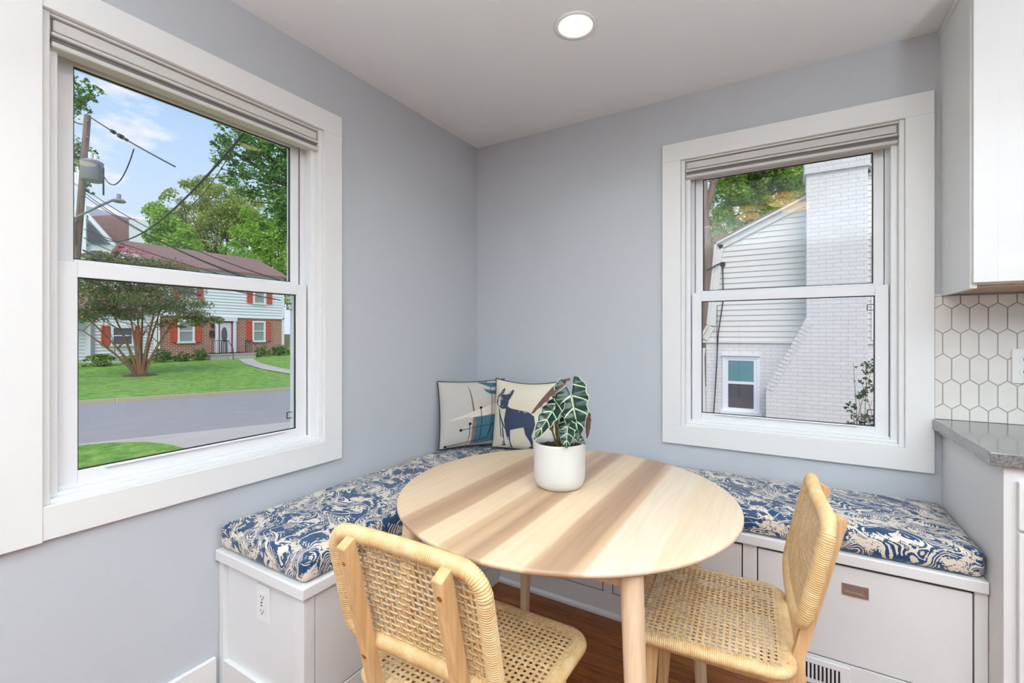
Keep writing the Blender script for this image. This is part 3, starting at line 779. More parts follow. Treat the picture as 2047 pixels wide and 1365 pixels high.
# ------------------------------------------------------------ potted plant
PX, PY, PZ = 1.077, -1.047, .745
pt_ = empty('potted_plant', (PX, PY, PZ))
def flute(i, r, z): return -.0007 if (i % 2 and .03 < z < .139 and r > .07) else 0
MB().lathe([(.0001,.0),(.066,.0),(.072,.003),(.079,.014),(.083,.028),(.0845,.034),(.085,.06),(.085,.10),(.085,.138),(.085,.146),(.0835,.148),(.081,.147),(.080,.13),(.0795,.11)], 192, mod=flute).obj('pot', M['pot'], pt_)
so = MB(); ns = 28; vs = [(0,0,.132)]
for r in range(1, 9):
    for a in range(ns):
        th = 2*pi*a/ns; rr = .0797*r/8
        vs.append((rr*cos(th), rr*sin(th), .128+.007*noise.noise(V((rr*90*cos(th), rr*90*sin(th), 1)))))
fs = [(0, 1+a, 1+(a+1) % ns) for a in range(ns)]
for r in range(7): fs += [(1+r*ns+a, 1+(r+1)*ns+a, 1+(r+1)*ns+(a+1) % ns, 1+r*ns+(a+1) % ns) for a in range(ns)]
so.add(vs, fs, 0, True)
for _ in range(120):
    a = random.random()*2*pi; r = .074*sqrt(random.random()); s = random.uniform(.002, .005); c0 = V((r*cos(a), r*sin(a), .131))
    q = [c0+V([random.uniform(-s, s) for _ in range(3)])*1.3 for _ in range(4)]
    so.add(q, [(0,1,2),(0,2,3),(0,3,1),(1,3,2)])
so.obj('soil', M['soil'], pt_)
def m_alo(name, face, vein, rim, rough=.22):
    t = NT(name); uv = t.node('ShaderNodeUVMap'); s = t.sep(uv.outputs[0])
    y = t.math('ABSOLUTE', t.math('SUBTRACT', s[1], .5)); y = t.math('MULTIPLY', y, 2.0)          # 0 midrib .. 1 margin
    mid = t.math('LESS_THAN', y, t.math('MULTIPLY_ADD', s[0], -.05, .085))
    q = t.math('FRACT', t.math('MULTIPLY', t.math('SUBTRACT', s[0], t.math('MULTIPLY', y, .15)), 4.6))
    sv = t.math('LESS_THAN', t.math('ABSOLUTE', t.math('SUBTRACT', q, .5)), t.math('MULTIPLY_ADD', y, -.045, .075))
    ed = t.math('GREATER_THAN', y, .955)
    f = t.math('MAXIMUM', mid, t.math('MAXIMUM', sv, ed))
    n = t.noise(t.coord(), 60, 3); base = t.mix(n, face, tuple(x*.55 for x in face))
    c = t.mix(t.math('MULTIPLY', f, rim), base, vein)
    g = t.node('ShaderNodeNewGeometry')
    t.bump(t.math('SUBTRACT', 1.0, f), .35, .0015); return t.fin(c, rough)
M['alo'] = m_alo('alocasia_leaf', srgb(22,58,44), srgb(196,216,176), .92)
M['alo_b'] = m_alo('alocasia_underside', srgb(104,76,66), srgb(150,120,88), .35, .5)
M['alo_y'] = m_alo('young_leaf', srgb(120,140,40), srgb(160,170,80), .4, .4)
M['stem'] = plain('plant_stem', srgb(120,104,62), .45)
def leaf(J, Tp, w, n_hint, mt, lobe=.5, fold=.25, droop=.12, stem_from=None, bend=None):
    J, Tp = V(J), V(Tp); d = Tp-J; L = d.length; d.normalize(); n = V(n_hint); n = (n-n.dot(d)*d).normalized(); sd = d.cross(n)
    mb = MB(); uvs = []; NS = 34; NH = 6
    for side in (-1, 1):
        rows = []
        for i in range(NS+1):
            s = -lobe+(1+lobe)*i/NS
            if s < 0:
                k = -s/lobe; g = w*(.02+.34*k); h = g+(w*.98-.36*w)*sqrt(max(0, 1-k**2.2))*1.0+w*.34*(1-k)
            else: g = 0; h = w*(1-s)**.72*(1+.45*s)
            h *= 1+.07*sin(s*19+side)
            row = []
            for j in range(NH+1):
                y = j/NH; x = g+(h-g)*y
                z = fold*x - droop*L*max(0, s)**2*.5 - .25*L*max(0, -s)**2+.05*w*sin(s*26)*y
                row.append(J-V((PX,PY,PZ))+d*(s*L)+sd*(x*side)+n*z); uvs_ = ((s+lobe)/(1+lobe), .5+.5*side*(x/max(h, 1e-6))); uvs.append(uvs_)
            rows.append(row)
        vs = [p for r_ in rows for p in r_]; K = NH+1
        fs = [(a*K+b, a*K+b+1, (a+1)*K+b+1, (a+1)*K+b) for a in range(NS) for b in range(NH)]
        if side < 0: fs = [f[::-1] for f in fs]
        mb.add(vs, fs, 0, True)
    o = mb.obj('leaf', M[mt], pt_)
    uvl = o.data.uv_layers.new(name='UVMap')
    for lp in o.data.loops: uvl.data[lp.index].uv = uvs[lp.vertex_index]
    so_ = o.modifiers.new('th', 'SOLIDIFY'); so_.thickness = .0009
    if stem_from:
        a = V(stem_from); b = J-V((PX,PY,PZ)); m_ = (a+b)/2+V(bend or (0,0,.03)); pts = []
        for i in range(15):
            t = i/14; pts.append(a*(1-t)**2+m_*2*t*(1-t)+b*t*t)
        MB().tube(pts, [.0038-.0016*i/14 for i in range(15)], 8).obj('stem', M['stem'], pt_)
    return o
cam_n = (.35, -.9, .25)
leaf((1.132,-1.074,1.050), (1.168,-1.099,.930), .054, (.25,-.9,.35), 'alo', .50, .16, .12, (.012,-.004,.13), (.02,.0,.06))
leaf((1.088,-1.124,1.002), (1.060,-1.187,.930), .033, (.1,-.75,.55), 'alo', .50, .2, .12, (.0,-.008,.13), (-.005,-.01,.08))
leaf((1.063,-1.080,1.070), (1.018,-1.154,1.001), .036, (-.45,-.35,.72), 'alo_b', .62, -.35, .2, (-.008,.0,.13), (.01,.0,.10))
leaf((1.130,-1.099,.959), (1.138,-1.129,.893), .031, (.1,-.95,.2), 'alo', .42, .12, .1, (.016,-.008,.13), (.01,.0,.04))
leaf((1.147,-1.065,.922), (1.174,-1.061,.896), .013, (.3,-.7,.5), 'alo', .3, .2, .1, (.02,.0,.13), (.01,0,.02))
leaf((1.139,-.954,.959), (1.140,-.953,.888), .014, (.9,-.4,.1), 'alo_b', .3, .3, .1, (.014,.02,.13), (.0,.02,.05))
leaf((1.038,-1.037,.946), (1.044,-1.033,.915), .011, (.1,-.9,.3), 'alo_y', .2, .2, .1, (-.012,.004,.13), (-.01,0,.03))
leaf((1.044,-1.010,1.045), (1.053,-1.005,1.014), .016, (.1,-.9,.3), 'alo_b', .35, .2, .1, (.0,.008,.13), (-.01,.0,.06))
tag(pt_, 'white ribbed pot with a green veined arrow leaf plant on the round table', 'potted plant')

# ------------------------------------------------------------ printed pillows
def pillow(name, loc, rz, lean, W, Hh, Tk, mats, prints, label, droop=0.):
    root = empty(name, loc, rz); n = 36; ml = Matrix.Rotation(lean, 4, 'X')
    def shape(u, v, s):                                   # u,v in -1..1
        th = Tk/2*((1-abs(u)**2.6)*(1-abs(v)**2.6))**.55
        pin = .055
        x = W/2*u*(1-pin*(1-v*v)*abs(u)**3); z = Hh/2+Hh/2*v*(1-pin*(1-u*u)*abs(v)**3)
        if v > 0: z -= droop*v*(1-u*u)
        wr = .0035*noise.noise(V((u*2.4+s, v*2.4, 3)))+.0022*noise.noise(V((u*6, v*6+s, 7)))
        e = min(1, (1-max(abs(u), abs(v)))*6)
        return ml @ V((x, s*th+wr*e, z))
    mb = MB(); N = n+1
    for s in (-1, 1):
        vs = [shape(-1+2*i/n, -1+2*j/n, s) for j in range(N) for i in range(N)]
        fs = [(j*N+i, j*N+i+1, (j+1)*N+i+1, (j+1)*N+i) for j in range(n) for i in range(n)]
        if s > 0: fs = [f[::-1] for f in fs]
        mb.add(vs, fs, 0 if s < 0 else 1, True)
    lift = [0]
    for mi, poly in prints:
        lift[0] += .00022
        pts = [V((2*u-1, 1-2*v)) for u, v in poly]; pts = [V((max(-.985, min(.985, p.x)), max(-.985, min(.985, p.y)))) for p in pts]
        m_ = len(pts); edges = [(i, (i+1) % m_) for i in range(m_)]
        xs = [p.x for p in pts]; ys = [p.y for p in pts]; st = .055; g = []
        a = math.floor(min(xs)/st)
        while a*st < max(xs):
            b = math.floor(min(ys)/st)
            while b*st < max(ys): g.append(V((a*st+.0013, b*st+.0017))); b += 1
            a += 1
        # densify outline so it follows the curve
        r = delaunay_2d_cdt(pts+g, edges, [], 1, 1e-5)
        vs = [shape(p.x, p.y, -1)+(ml.to_3x3() @ V((0, -.0013-lift[0], 0))) for p in r[0]]
        mb.add(vs, [f[::-1] if (r[0][f[1]]-r[0][f[0]]).cross(r[0][f[2]]-r[0][f[0]]) < 0 else f for f in r[2]], mi, True)
    b = mb.obj('cover', mats, root)
    pts = [shape(-1+2*i/30, -1, -1) for i in range(30)]+[shape(1, -1+2*i/30, -1) for i in range(30)]+[shape(1-2*i/30, 1, -1) for i in range(30)]+[shape(-1, 1-2*i/30, -1) for i in range(30)]
    MB().tube(pts, .0032, 6, closed=True).obj('piping', M['p_pipe'], root, label='dark piping')
    return tag(root, label, 'pillow')
def U1(X, Y): t = (Y-165)/1150; return ((X-(45+120*t))/1120, t)
def U2(X, Y): t = (Y-88)/1150; return ((X-(1070-110*t))/1060, t)
def line(pts, w):
    L_, R_ = [], []
    for i, p in enumerate(pts):
        a = V(pts[max(0, i-1)]); b = V(pts[min(len(pts)-1, i+1)]); d = (b-a).normalized(); n_ = V((-d.y, d.x))
        L_.append(tuple(V(p)+n_*w)); R_.append(tuple(V(p)-n_*w))
    return L_+R_[::-1]
def disc(x, y, r, n=14): return [(x+r*cos(2*pi*i/n), y+r*sin(2*pi*i/n)) for i in range(n)]
pr1 = [(2, [(240,830),(640,690),(1085,548),(1090,755),(640,790),(300,833)]), (3, [(655,790),(1120,748),(1120,1210),(880,1245),(650,1265),(662,1000)]),
       (4, [(632,790),(664,788),(692,900),(692,1262),(632,1268)]), (4, [(510,225),(560,330),(600,470),(652,682),(622,690),(580,480),(545,340)]),
       (3, [(680,182),(780,178),(900,205),(1080,212),(1080,240),(1040,270),(960,290),(890,283),(800,240)]), (3, [(775,305),(900,340),(1040,360),(1025,390),(990,415),(910,410),(830,370)])]
for pts in ([(745,640),(772,800),(780,1000),(776,1190)], [(590,900),(602,1100),(575,1290)], [(895,280),(932,470),(942,760),(925,1000),(905,1150)], [(830,165),(848,190)],
            [(452,1000),(780,945),(1085,915)], [(247,1277),(600,1212),(900,1165)], [(900,1165),(960,900)]):
    pr1.append((5, line(pts, 4.5)))
for x, y in ((745,635),(590,897),(452,998),(247,1275),(1040,655),(830,160)): pr1.append((5, disc(x, y, 23)))
pr1 = [(m_, [U1(*p) for p in poly]) for m_, poly in pr1]
pillow('throw_pillow', (.172, -.276, .5945), math.atan2(.305, .245), -.10, .405, .385, .12,
       [M['p_grey'], M['p_grey'], M['p_pale'], M['p_teal'], M['p_brown'], M['p_ink']], pr1, 'grey throw pillow with teal shapes and pin lines in the bench corner')
pr2 = [(2, [(1335,520),(1420,555),(1560,570),(1700,590),(1780,650),(1792,780),(1755,880),(1718,960),(1727,1040),(1715,1110),(1700,1180),(1640,1178),(1640,1160),(1685,1130),(1680,1060),(1625,950),(1612,835),(1520,860),(1380,905),(1365,1000),(1350,1100),(1355,1215),(1285,1212),(1285,1197),(1310,1180),(1300,1000),(1290,900),(1280,760),(1310,640),(1325,560)]),
       (2, [(1235,860),(1255,860),(1253,1000),(1242,1187),(1172,1187),(1175,1176),(1205,1160),(1222,1150),(1228,1000)]),
       (2, [(1181,572),(1196,572),(1224,700),(1292,880),(1284,896),(1240,830),(1207,722),(1211,860),(1206,1000),(1213,1150),(1200,1160),(1190,1000),(1194,860),(1190,700)]),
       (2, [(1215,370),(1240,325),(1290,330),(1345,320),(1380,270),(1440,222),(1456,230),(1440,300),(1400,380),(1370,430),(1360,510),(1345,560),(1250,578),(1180,545),(1215,520),(1217,440)]),
       (2, [(1222,312),(1238,262),(1288,206),(1293,250),(1276,316)]),
       (2, [(1143,400),(1180,345),(1222,308),(1246,318),(1195,370),(1168,400),(1165,450),(1150,490),(1165,530),(1190,556),(1140,525),(1120,482),(1133,430)]),
       (2, [(1790,940),(1850,990),(1885,1050),(1860,1060),(1800,1045),(1745,1000)]),
       (1, [(1318,1020),(1333,1020),(1336,1100),(1328,1200),(1302,1200),(1318,1150)]), (1, [(1362,302),(1424,242),(1405,275),(1368,318)]), (1, [(1252,300),(1276,258),(1270,290)]),
       (1, disc(1238,408,25)), (2, disc(1240,410,17)), (1, disc(1236,404,6)), (1, [(1250,535),(1275,520),(1270,532),(1252,542)]), (1, [(1540,585),(1575,588),(1560,600)]), (1, [(1618,592),(1680,600),(1640,608)]), (1, disc(1157,418,9,8))]
pr2 = [(m_, [U2(*p) for p in poly]) for m_, poly in pr2]
pillow('throw_pillow', (.475, -.232, .5985), R(1), -.12, .405, .395, .13, [M['p_cream'], M['p_cream'], M['p_navy']], [((2 if m_ == 2 else 1), p) for m_, p in pr2],
       'cream throw pillow printed with a navy boston terrier beside the grey one', .012)

# ============================================================ outdoors
TT = V((.38, .925, 0)); NN = V((-.925, .38, 0))
def ground_h(n, x):
    if n < 16.95: return ZG
    h = -.83+.018*(n-17) if n < 25 else -.686+.045*(n-25)
    return min(h, -.30)
def strip(name, n0, n1, a0, a1, zf, mat, dn=1, da=1):
    mb = MB(); vs = []
    for i in range(dn+1):
        for j in range(da+1):
            n = n0+(n1-n0)*i/dn; a = a0+(a1-a0)*j/da; p = NN*n+TT*a; vs.append((p.x, p.y, zf(n, p.x)))
    K = da+1
    mb.add(vs, [(i*K+j, (i+1)*K+j, (i+1)*K+j+1, i*K+j+1) for i in range(dn) for j in range(da)], 0, True)
    return mb.obj(name, mat)
struct(strip('road', 9.94, 16.86, -60, 60, lambda n, x: ZG, M['asph']), 'grey asphalt street')
k = MB()
for n0, n1, z in ((16.84, 17.0, -.82),):
    for a in range(-20, 20):
        c_ = [NN*n0+TT*(a*3+.01), NN*n1+TT*(a*3+.01), NN*n1+TT*(a*3+2.99), NN*n0+TT*(a*3+2.99)]
        k.prism([(p.x, p.y) for p in c_], 'z', -1.05, z)
struct(k.obj('kerb', M['curb'], bevel=.02), 'pale stone kerb on the far side of the street')
struct(strip('far_lawn', 17.0, 90, -70, 70, ground_h, M['grass'], 60, 20), 'mown lawn sloping up to the house across the street')
# near side: lawn, gutter and driveway
struct(MB().prism([(-.17,-30),(-.17,14),(-7,14),(-3.4,14)], 'z', -1.3, -1.2).obj('soil_bed', M['grass']))
nl = MB(); pts = [(-.16,-30),(-.16,1.95),(-7.0,1.95),(-7.99,1.84),(-8.7,1.82),(-9.31,1.70),(-9.85,1.30),(-10.12,.83)]
p = NN*9.66+TT*(-30); nl.add([(x, y, ZG+.03) for x, y in pts+[(p.x, p.y), (-.16, -32)]], [tuple(range(len(pts)+2))]); struct(nl.obj('near_lawn', M['grass']), 'strip of lawn below the left window')
dw = MB(); a_ = NN*9.95+TT*(-62); b_ = NN*9.95+TT*60
dw.add([(a_.x, a_.y, ZG+.012), (b_.x, b_.y, ZG+.012), (30, 60, ZG+.012), (30, -60, ZG+.012)], [(0,1,2,3)]); struct(dw.obj('driveway', M['conc']), 'pale concrete driveway and gutter')
jt = MB()
for n_ in (9.62, 7.2): 
    q0 = NN*n_+TT*2.6; q1 = NN*n_+TT*9; w_ = NN*.02
    jt.add([(v.x, v.y, ZG+.014) for v in (q0, q1, q1+w_, q0+w_)], [(0,1,2,3)])
for n_, a0, a1 in ((9.62, -20, -1.5),):
    q0 = NN*n_+TT*a0; q1 = NN*n_+TT*a1; w_ = NN*.02
    jt.add([(v.x, v.y, ZG+.014) for v in (q0, q1, q1+w_, q0+w_)], [(0,1,2,3)])
struct(jt.obj('concrete_joints', M['asph']))
sl = MB().box(.3, 40, .18, 60, -1.1, ZG+.02); struct(sl.obj('side_yard', M['mulch']), 'planted bed between the two houses')
mh = empty('manhole_cover', (-11.5, 4.95, ZG)); MB().lathe([(.0001,.006),(.33,.006),(.34,0)], 32).obj('plate', M['asph'], mh); MB().lathe([(.34,.004),(.37,.004),(.38,0)], 32).obj('ring', M['grey'], mh)
tag(mh, 'round manhole cover in the grey street', 'manhole cover')

# --- house across the street (facade at x = -31, facing the street)
FX = -31.0
hs = empty('house', (FX-4, 14.2, 0))
def P(mb, nm, mt, **k): return T(mb, nm, mt, hs, **k)
def sub(mb, nm, mt, par, root, **k):
    mb.v = [tuple(V(v)-root.location) for v in mb.v]; return mb.obj(nm, mt, par, **k)
P(MB().box(FX-8, FX, 10.19, 18.37, -1.1, 2.44), 'brick_wall', M['redbrick'])
up = MB(); z = 2.44
up.box(FX-8, FX+.02, 10.19, 18.37, 2.44, 5.5)
while z < 5.45:
    up.prism([(FX+.02, z), (FX+.085, z+.01), (FX+.085, z+.02), (FX+.03, z+.20)], 'y', 10.15, 18.41); z += .2
P(up, 'upper_siding', M['siding2'])
P(MB().box(FX+.0, FX+.10, 18.30, 18.44, -.3, 5.5).box(FX, FX+.10, 10.12, 10.27, -.3, 5.5).box(FX, FX+.1, 10.1, 18.45, 2.38, 2.45), 'corner_board', M['siding2'])
rf = MB().prism([(FX+.35, 5.42), (FX-4, 7.12), (FX-8.3, 5.42), (FX-8.3, 5.62), (FX-4, 7.32), (FX+.35, 5.56)], 'y', 9.9, 18.75)
P(rf, 'roof', M['roof']); P(MB().prism([(FX, 5.4), (FX-4, 7.1), (FX-8, 5.4)], 'y', 10.19, 18.37), 'gable', M['siding2'])
def hwin(y0, y1, z0, z1, shut=None, x=FX, blind=M['winpane'], dx=.0):
    w = P(MB().box(x, x+.10+dx, y0, y0+.12, z0+.06, z1).box(x, x+.10+dx, y1-.12, y1, z0+.06, z1).box(x, x+.10+dx, y0+.12, y1-.12, z1-.12, z1).box(x, x+.12+dx, y0-.03, y1+.03, z0-.06, z0+.06)
      .box(x, x+.08+dx, y0+.12, y1-.12, (z0+z1)/2-.03, (z0+z1)/2+.03), 'window', M['siding2'])
    sub(MB().box(x, x+.045+dx, y0+.12, y1-.12, z0+.06, z1-.12), 'pane', blind, w, hs)
    if shut:
        for s0, s1 in shut:
            sh = MB().box(x, x+.07+dx, s0, s1, z0, z1)
            sh.box(x+.07+dx, x+.09+dx, s0, s0+.05, z0, z1).box(x+.07+dx, x+.09+dx, s1-.05, s1, z0, z1)
            for zz in (z0, (z0+z1)/2-.03, z1-.06): sh.box(x+.07+dx, x+.09+dx, s0+.05, s1-.05, zz, zz+.06)
            P(sh, 'shutter', M['shut'])
hwin(16.04, 17.0, .74, 2.20, ((15.65,16.02), (17.02,17.38)))
hwin(11.36, 12.33, .74, 2.16, ((11.0,11.35), (12.35,12.72)))
hwin(16.06, 16.98, 3.46, 4.55, ((15.66,16.0), (17.1,17.46)), dx=.06)
hwin(11.5, 12.4, 3.46, 4.55, ((11.1,11.46), (12.46,12.8)), dx=.06)
P(MB().box(FX, FX+.14, 13.56, 13.74, -.02, 2.42).box(FX, FX+.14, 14.70, 14.9, -.02, 2.42).box(FX, FX+.18, 13.55, 14.95, 2.14, 2.44), 'door_surround', M['siding2'])
P(MB().box(FX, FX+.09, 13.75, 13.84, 0, 2.12).box(FX, FX+.09, 14.6, 14.69, 0, 2.12).box(FX, FX+.09, 13.75, 14.69, 2.04, 2.12), 'door_frame', M['doorframe'])
dd = P(MB().box(FX, FX+.05, 13.84, 14.6, 0, 2.04), 'door', M['door'])
sub(MB().prism([(14.15+.19*cos(a*pi/12), 1.22+.52*sin(a*pi/12)) for a in range(24)], 'x', FX+.05, FX+.06), 'oval_glass', M['winpane3'], dd, hs)
P(MB().box(FX, FX+.16, 13.32, 13.46, 1.7, 1.95), 'wall_lantern', M['black']); P(MB().box(FX, FX+.12, 13.24, 13.5, 1.05, 1.5), 'mailbox', M['black'])
P(MB().box(FX, FX+1.7, 12.56, 15.36, -1, 0).box(FX, FX+1.75, 12.5, 15.42, -.08, 0).box(FX+1.7, FX+2.05, 13.6, 15.1, -1, -.2).box(FX+2.05, FX+2.4, 13.6, 15.1, -1, -.38), 'porch_slab', M['conc'])
for y in (13.55, 15.1):
    r_ = MB().tube([(FX+.9, y, 0), (FX+.9, y, .85), (FX+1.7, y, .85), (FX+2.3, y, .3), (FX+2.3, y, -.4)], .022, 6)
    for i in range(7): r_.tube([(FX+.95+i*.12, y, 0), (FX+.95+i*.12, y, .84)], .012, 5)
    P(r_, 'railing', M['black'])
r_ = MB().tube([(FX+1.6, 12.62, 0), (FX+1.6, 12.62, .85), (FX+1.6, 13.5, .85), (FX+1.6, 13.5, 0)], .022, 6)
for i in range(7): r_.tube([(FX+1.6, 12.7+i*.12, 0), (FX+1.6, 12.7+i*.12, .84)], .012, 5)
P(r_, 'railing', M['black'])
P(MB().tube([(FX+.16, 10.35, -.2), (FX+.16, 10.35, 5.4)], .05, 8), 'downpipe', M['siding2'])
lw_ = MB().box(FX-7, FX-.25, 7.31, 10.19, -1.1, 2.6); z = -.2
while z < 2.5: lw_.prism([(FX-.25, z), (FX-.19, z), (FX-.24, z+.18)], 'y', 7.28, 10.19); z += .18
lw_.box(FX-7, FX-1.2, 3.5, 7.31, -1.1, 2.4); z = -.2
while z < 2.3: lw_.prism([(FX-1.2, z), (FX-1.14, z), (FX-1.19, z+.2)], 'y', 3.5, 7.31); z += .2
P(lw_, 'side_wing', M['siding2'])
P(MB().prism([(FX, 2.55), (FX-3.6, 3.9), (FX-7.2, 2.55), (FX-7.2, 2.7), (FX-3.6, 4.05), (FX, 2.7)], 'y', 3.3, 10.19), 'wing_roof', M['roof'])
hwin(8.12, 9.22, .62, 1.72, ((7.72,8.08), (9.24,9.5)), x=FX-.23, blind=M['winpane3'], dx=.05)
P(MB().box(FX-.25, FX-.12, 7.28, 7.4, -.3, 2.55), 'corner_board', M['grey'])
tag(hs, 'two storey brick and white sided house with red shutters across the street', 'house')
# front walk
wk = MB(); ctr = [(-28.6,14.3),(-27,13.6),(-25.4,13.0),(-22.6,12.35),(-20,11.9),(-17,11.4),(-14.2,11.1)]; vs = []
for x, y in ctr:
    for s in (-.45, .45):
        n_ = V((x, y+s, 0)).dot(NN); vs.append((x, y+s, ground_h(n_, x)+.03))
wk.add(vs, [(2*i, 2*i+2, 2*i+3, 2*i+1) for i in range(len(ctr)-1)]); struct(wk.obj('front_walk', M['conc']), 'concrete walk crossing the far lawn')
fc = empty('wood_fence', (-33, 20.6, 0)); f_ = MB()
for i in range(28): f_.box(-33.02, -33, 18.5+i*.16, 18.5+i*.16+.145, -.6, 1.25)
T(f_, 'pickets', M['fence'], fc); T(MB().box(-33.06, -33.02, 18.5, 23, .9, 1.0).box(-33.06, -33.02, 18.5, 23, -.1, 0), 'rail', M['fence'], fc)
tag(fc, 'wooden picket fence at the right corner of the brick house', 'fence')

# --- foliage
def leaves(blobs, n, size, jitter=.35, shell=.5):
    mb = MB(); vol = [b[1]*b[2]*b[3] if len(b) > 3 else b[1]**2.2 for b in blobs]; tot = sum(vol); vs = []; fs = []
    rnd = random.random; gs = random.gauss
    for b, v_ in zip(blobs, vol):
        c0 = b[0]; rx, ry, rz = (b[1], b[2], b[3]) if len(b) > 3 else (b[1],)*3
        subs = []
        for _ in range(max(6, int(26*v_/tot*len(blobs)))):
            d = V((gs(0,1), gs(0,1), gs(0,1))).normalized()*(rnd()**.4); subs.append((d, .18+.22*rnd()))
        for _ in range(int(n*1.8*v_/tot)):
            d0, rr = random.choice(subs); d = d0+V((gs(0,1), gs(0,1), gs(0,.8)))*rr*.5
            if d.length > 1.08: d *= 1.08/d.length
            p = V((c0[0]+d.x*rx, c0[1]+d.y*ry, c0[2]+d.z*rz)); s = size*.82*(.6+.8*rnd())
            a = V((gs(0,1), gs(0,1), gs(0,.6))).normalized(); b_ = a.orthogonal(); b_.rotate(Matrix.Rotation(rnd()*6.28, 3, a)); 
            k_ = len(vs); vs += [p-a*s*.5, p+b_*s*.24, p+a*s*.5, p-b_*s*.24]; fs.append((k_, k_+1, k_+2, k_+3))
    return mb.add(vs, fs)
def branches(mb, base, tips, r0, m=0, sag=.0, mid=.45):
    for t_ in tips:
        b0, t1 = V(base), V(t_); pts = []
        side = V((random.uniform(-.1,.1), random.uniform(-.1,.1), 0))*(t1-b0).length
        for i in range(9):
            u = i/8; p = b0.lerp(t1, u)+side*sin(pi*u)+V((0, 0, sag*sin(pi*u))); pts.append(p)
        mb.tube(pts, [r0*(1-.8*i/8) for i in range(9)], 6, m)
    return mb
def tree(name, label, cat, base, trunk_top, r0, blobs, n, size, mt, bark='bark', nb=5, group=None, fork=None):
    root = empty(name, base); o_ = V(base)
    bl = [(tuple(V(b[0])-o_), *b[1:]) for b in blobs]
    br = MB().tube([V((0,0,-.2)), (V(trunk_top)-o_)*.5+V((r0*.6,0,0)), V(trunk_top)-o_], [r0, r0*.8, r0*.6], 10)
    if fork: br.tube([(V(trunk_top)-o_)*.62, (V(trunk_top)-o_)*.8+(V(fork)-V(trunk_top))*.45, V(fork)-o_], [r0*.55, r0*.6, r0*.4], 10)
    tips = []
    for b in bl:
        for _ in range(nb): tips.append(V(b[0])+V([random.uniform(-.6,.6)*b[1] for _ in range(3)]))
    br.obj('trunk', M[bark], root)
    branches(MB(), V(trunk_top)-o_, tips, r0*.2).obj('limbs', M['bark_dark'], root)
    leaves(bl, n, size).obj('foliage', M[mt], root)
    return tag(root, label, cat, group)
# multi-stem crape myrtle on the far lawn
mb_ = (-24.32, 7.04, -.70)
my = empty('crape_myrtle', mb_); br = MB()
for dx, dy, dz in ((-.6,-1.5,2.6),(-.4,-1.0,3.4),(.3,-.6,3.8),(0,.1,3.6),(.5,.5,3.9),(-.3,.9,3.3),(.2,1.4,3.0),(.1,-1.9,2.1),(.3,-.2,3.0)):
    s_ = V((dx*.12, dy*.10, 0)); pts = [s_+V((dx*u**1.5, dy*u**1.3, dz*u)) for u in [i/8 for i in range(9)]]
    br.tube(pts, [.075*(1-.75*i/8) for i in range(9)], 7)
    for _ in range(5):
        t0 = pts[random.randint(4, 8)]; branches(br, t0, [t0+V((random.uniform(-.9,.9), random.uniform(-1.1,1.1), random.uniform(.3,1.4)))], .022)
br.obj('stems', M['bark2'], my)
bl = [((0,0,4.1), 2.0, 2.5, 1.1), ((0,-1.9,3.3), 1.3, 1.4, .8), ((0,1.8,3.1), 1.3, 1.5, .8), ((0,-2.7,2.6), .8, .8, .4), ((.2,2.6,2.7), .8, .9, .35), ((0,.4,5.0), 1.5, 2.0, .7), ((0,-1.2,4.9), 1.3, 1.6, .7), ((-.3,-.6,2.9), 1.2,1.3,.45), ((.3,1.0,2.4), .6,.8,.3)]
leaves(bl, 16000, .13).obj('foliage', M['lf_myrtle'], my)
leaves([((.2,1.5,5.3), .9,1.0,.35), ((.2,-.4,5.75), .7,.9,.3), ((.2,2.4,4.6), .5,.5,.3)], 900, .10).obj('blossom', M['lf_pink'], my)
MB().lathe([(.0001,.08),(.5,.06),(.85,.0)], 20).obj('mulch_ring', M['mulch'], my)
tag(my, 'multi stemmed crape myrtle with pink blossom on the far lawn', 'tree')
# trees behind the house
tree('leafy_tree', 'tall olive green tree rising behind the brown roof', 'tree', (-55.61, 26.20, -0.05), (-55.61, 26.20, 7.64), .35,
     [((-56.79, 24.32, 18.43), 1.97), ((-54.55, 25.67, 16.81), 2.67), ((-57.79, 23.73, 15.64), 2.55), ((-56.12, 25.89, 13.85), 3.55), ((-53.58, 27.41, 15.32), 3.25), ((-60.18, 23.46, 14.14), 2.13), ((-57.64, 24.98, 11.18), 2.96), ((-52.54, 29.20, 13.18), 3.01)], 15000, .34, 'lf_olive')
tree('leafy_tree', 'bright green tree at the left edge of the treetops behind the roof', 'tree', (-48.58, 17.58, 2.57), (-48.58, 17.58, 7.28), .3,
     [((-48.58, 17.58, 11.99), 1.60), ((-47.77, 18.07, 10.57), 1.60), ((-48.86, 17.41, 10.34), 1.13), ((-46.03, 17.94, 8.98), 1.84)], 5000, .32, 'lf_green')
tree('leafy_tree', 'dense green tree behind the right end of the brown roof', 'tree', (-41.93, 25.06, 0.14), (-41.93, 25.06, 6.69), .35,
     [((-42.58, 24.67, 12.23), 2.77), ((-41.28, 25.45, 9.71), 3.02), ((-45.53, 24.07, 9.90), 2.57), ((-41.93, 25.06, 7.19), 2.52), ((-41.06, 25.57, 5.18), 2.12), ((-40.85, 25.70, 13.24), 2.02)], 11000, .32, 'lf_green')
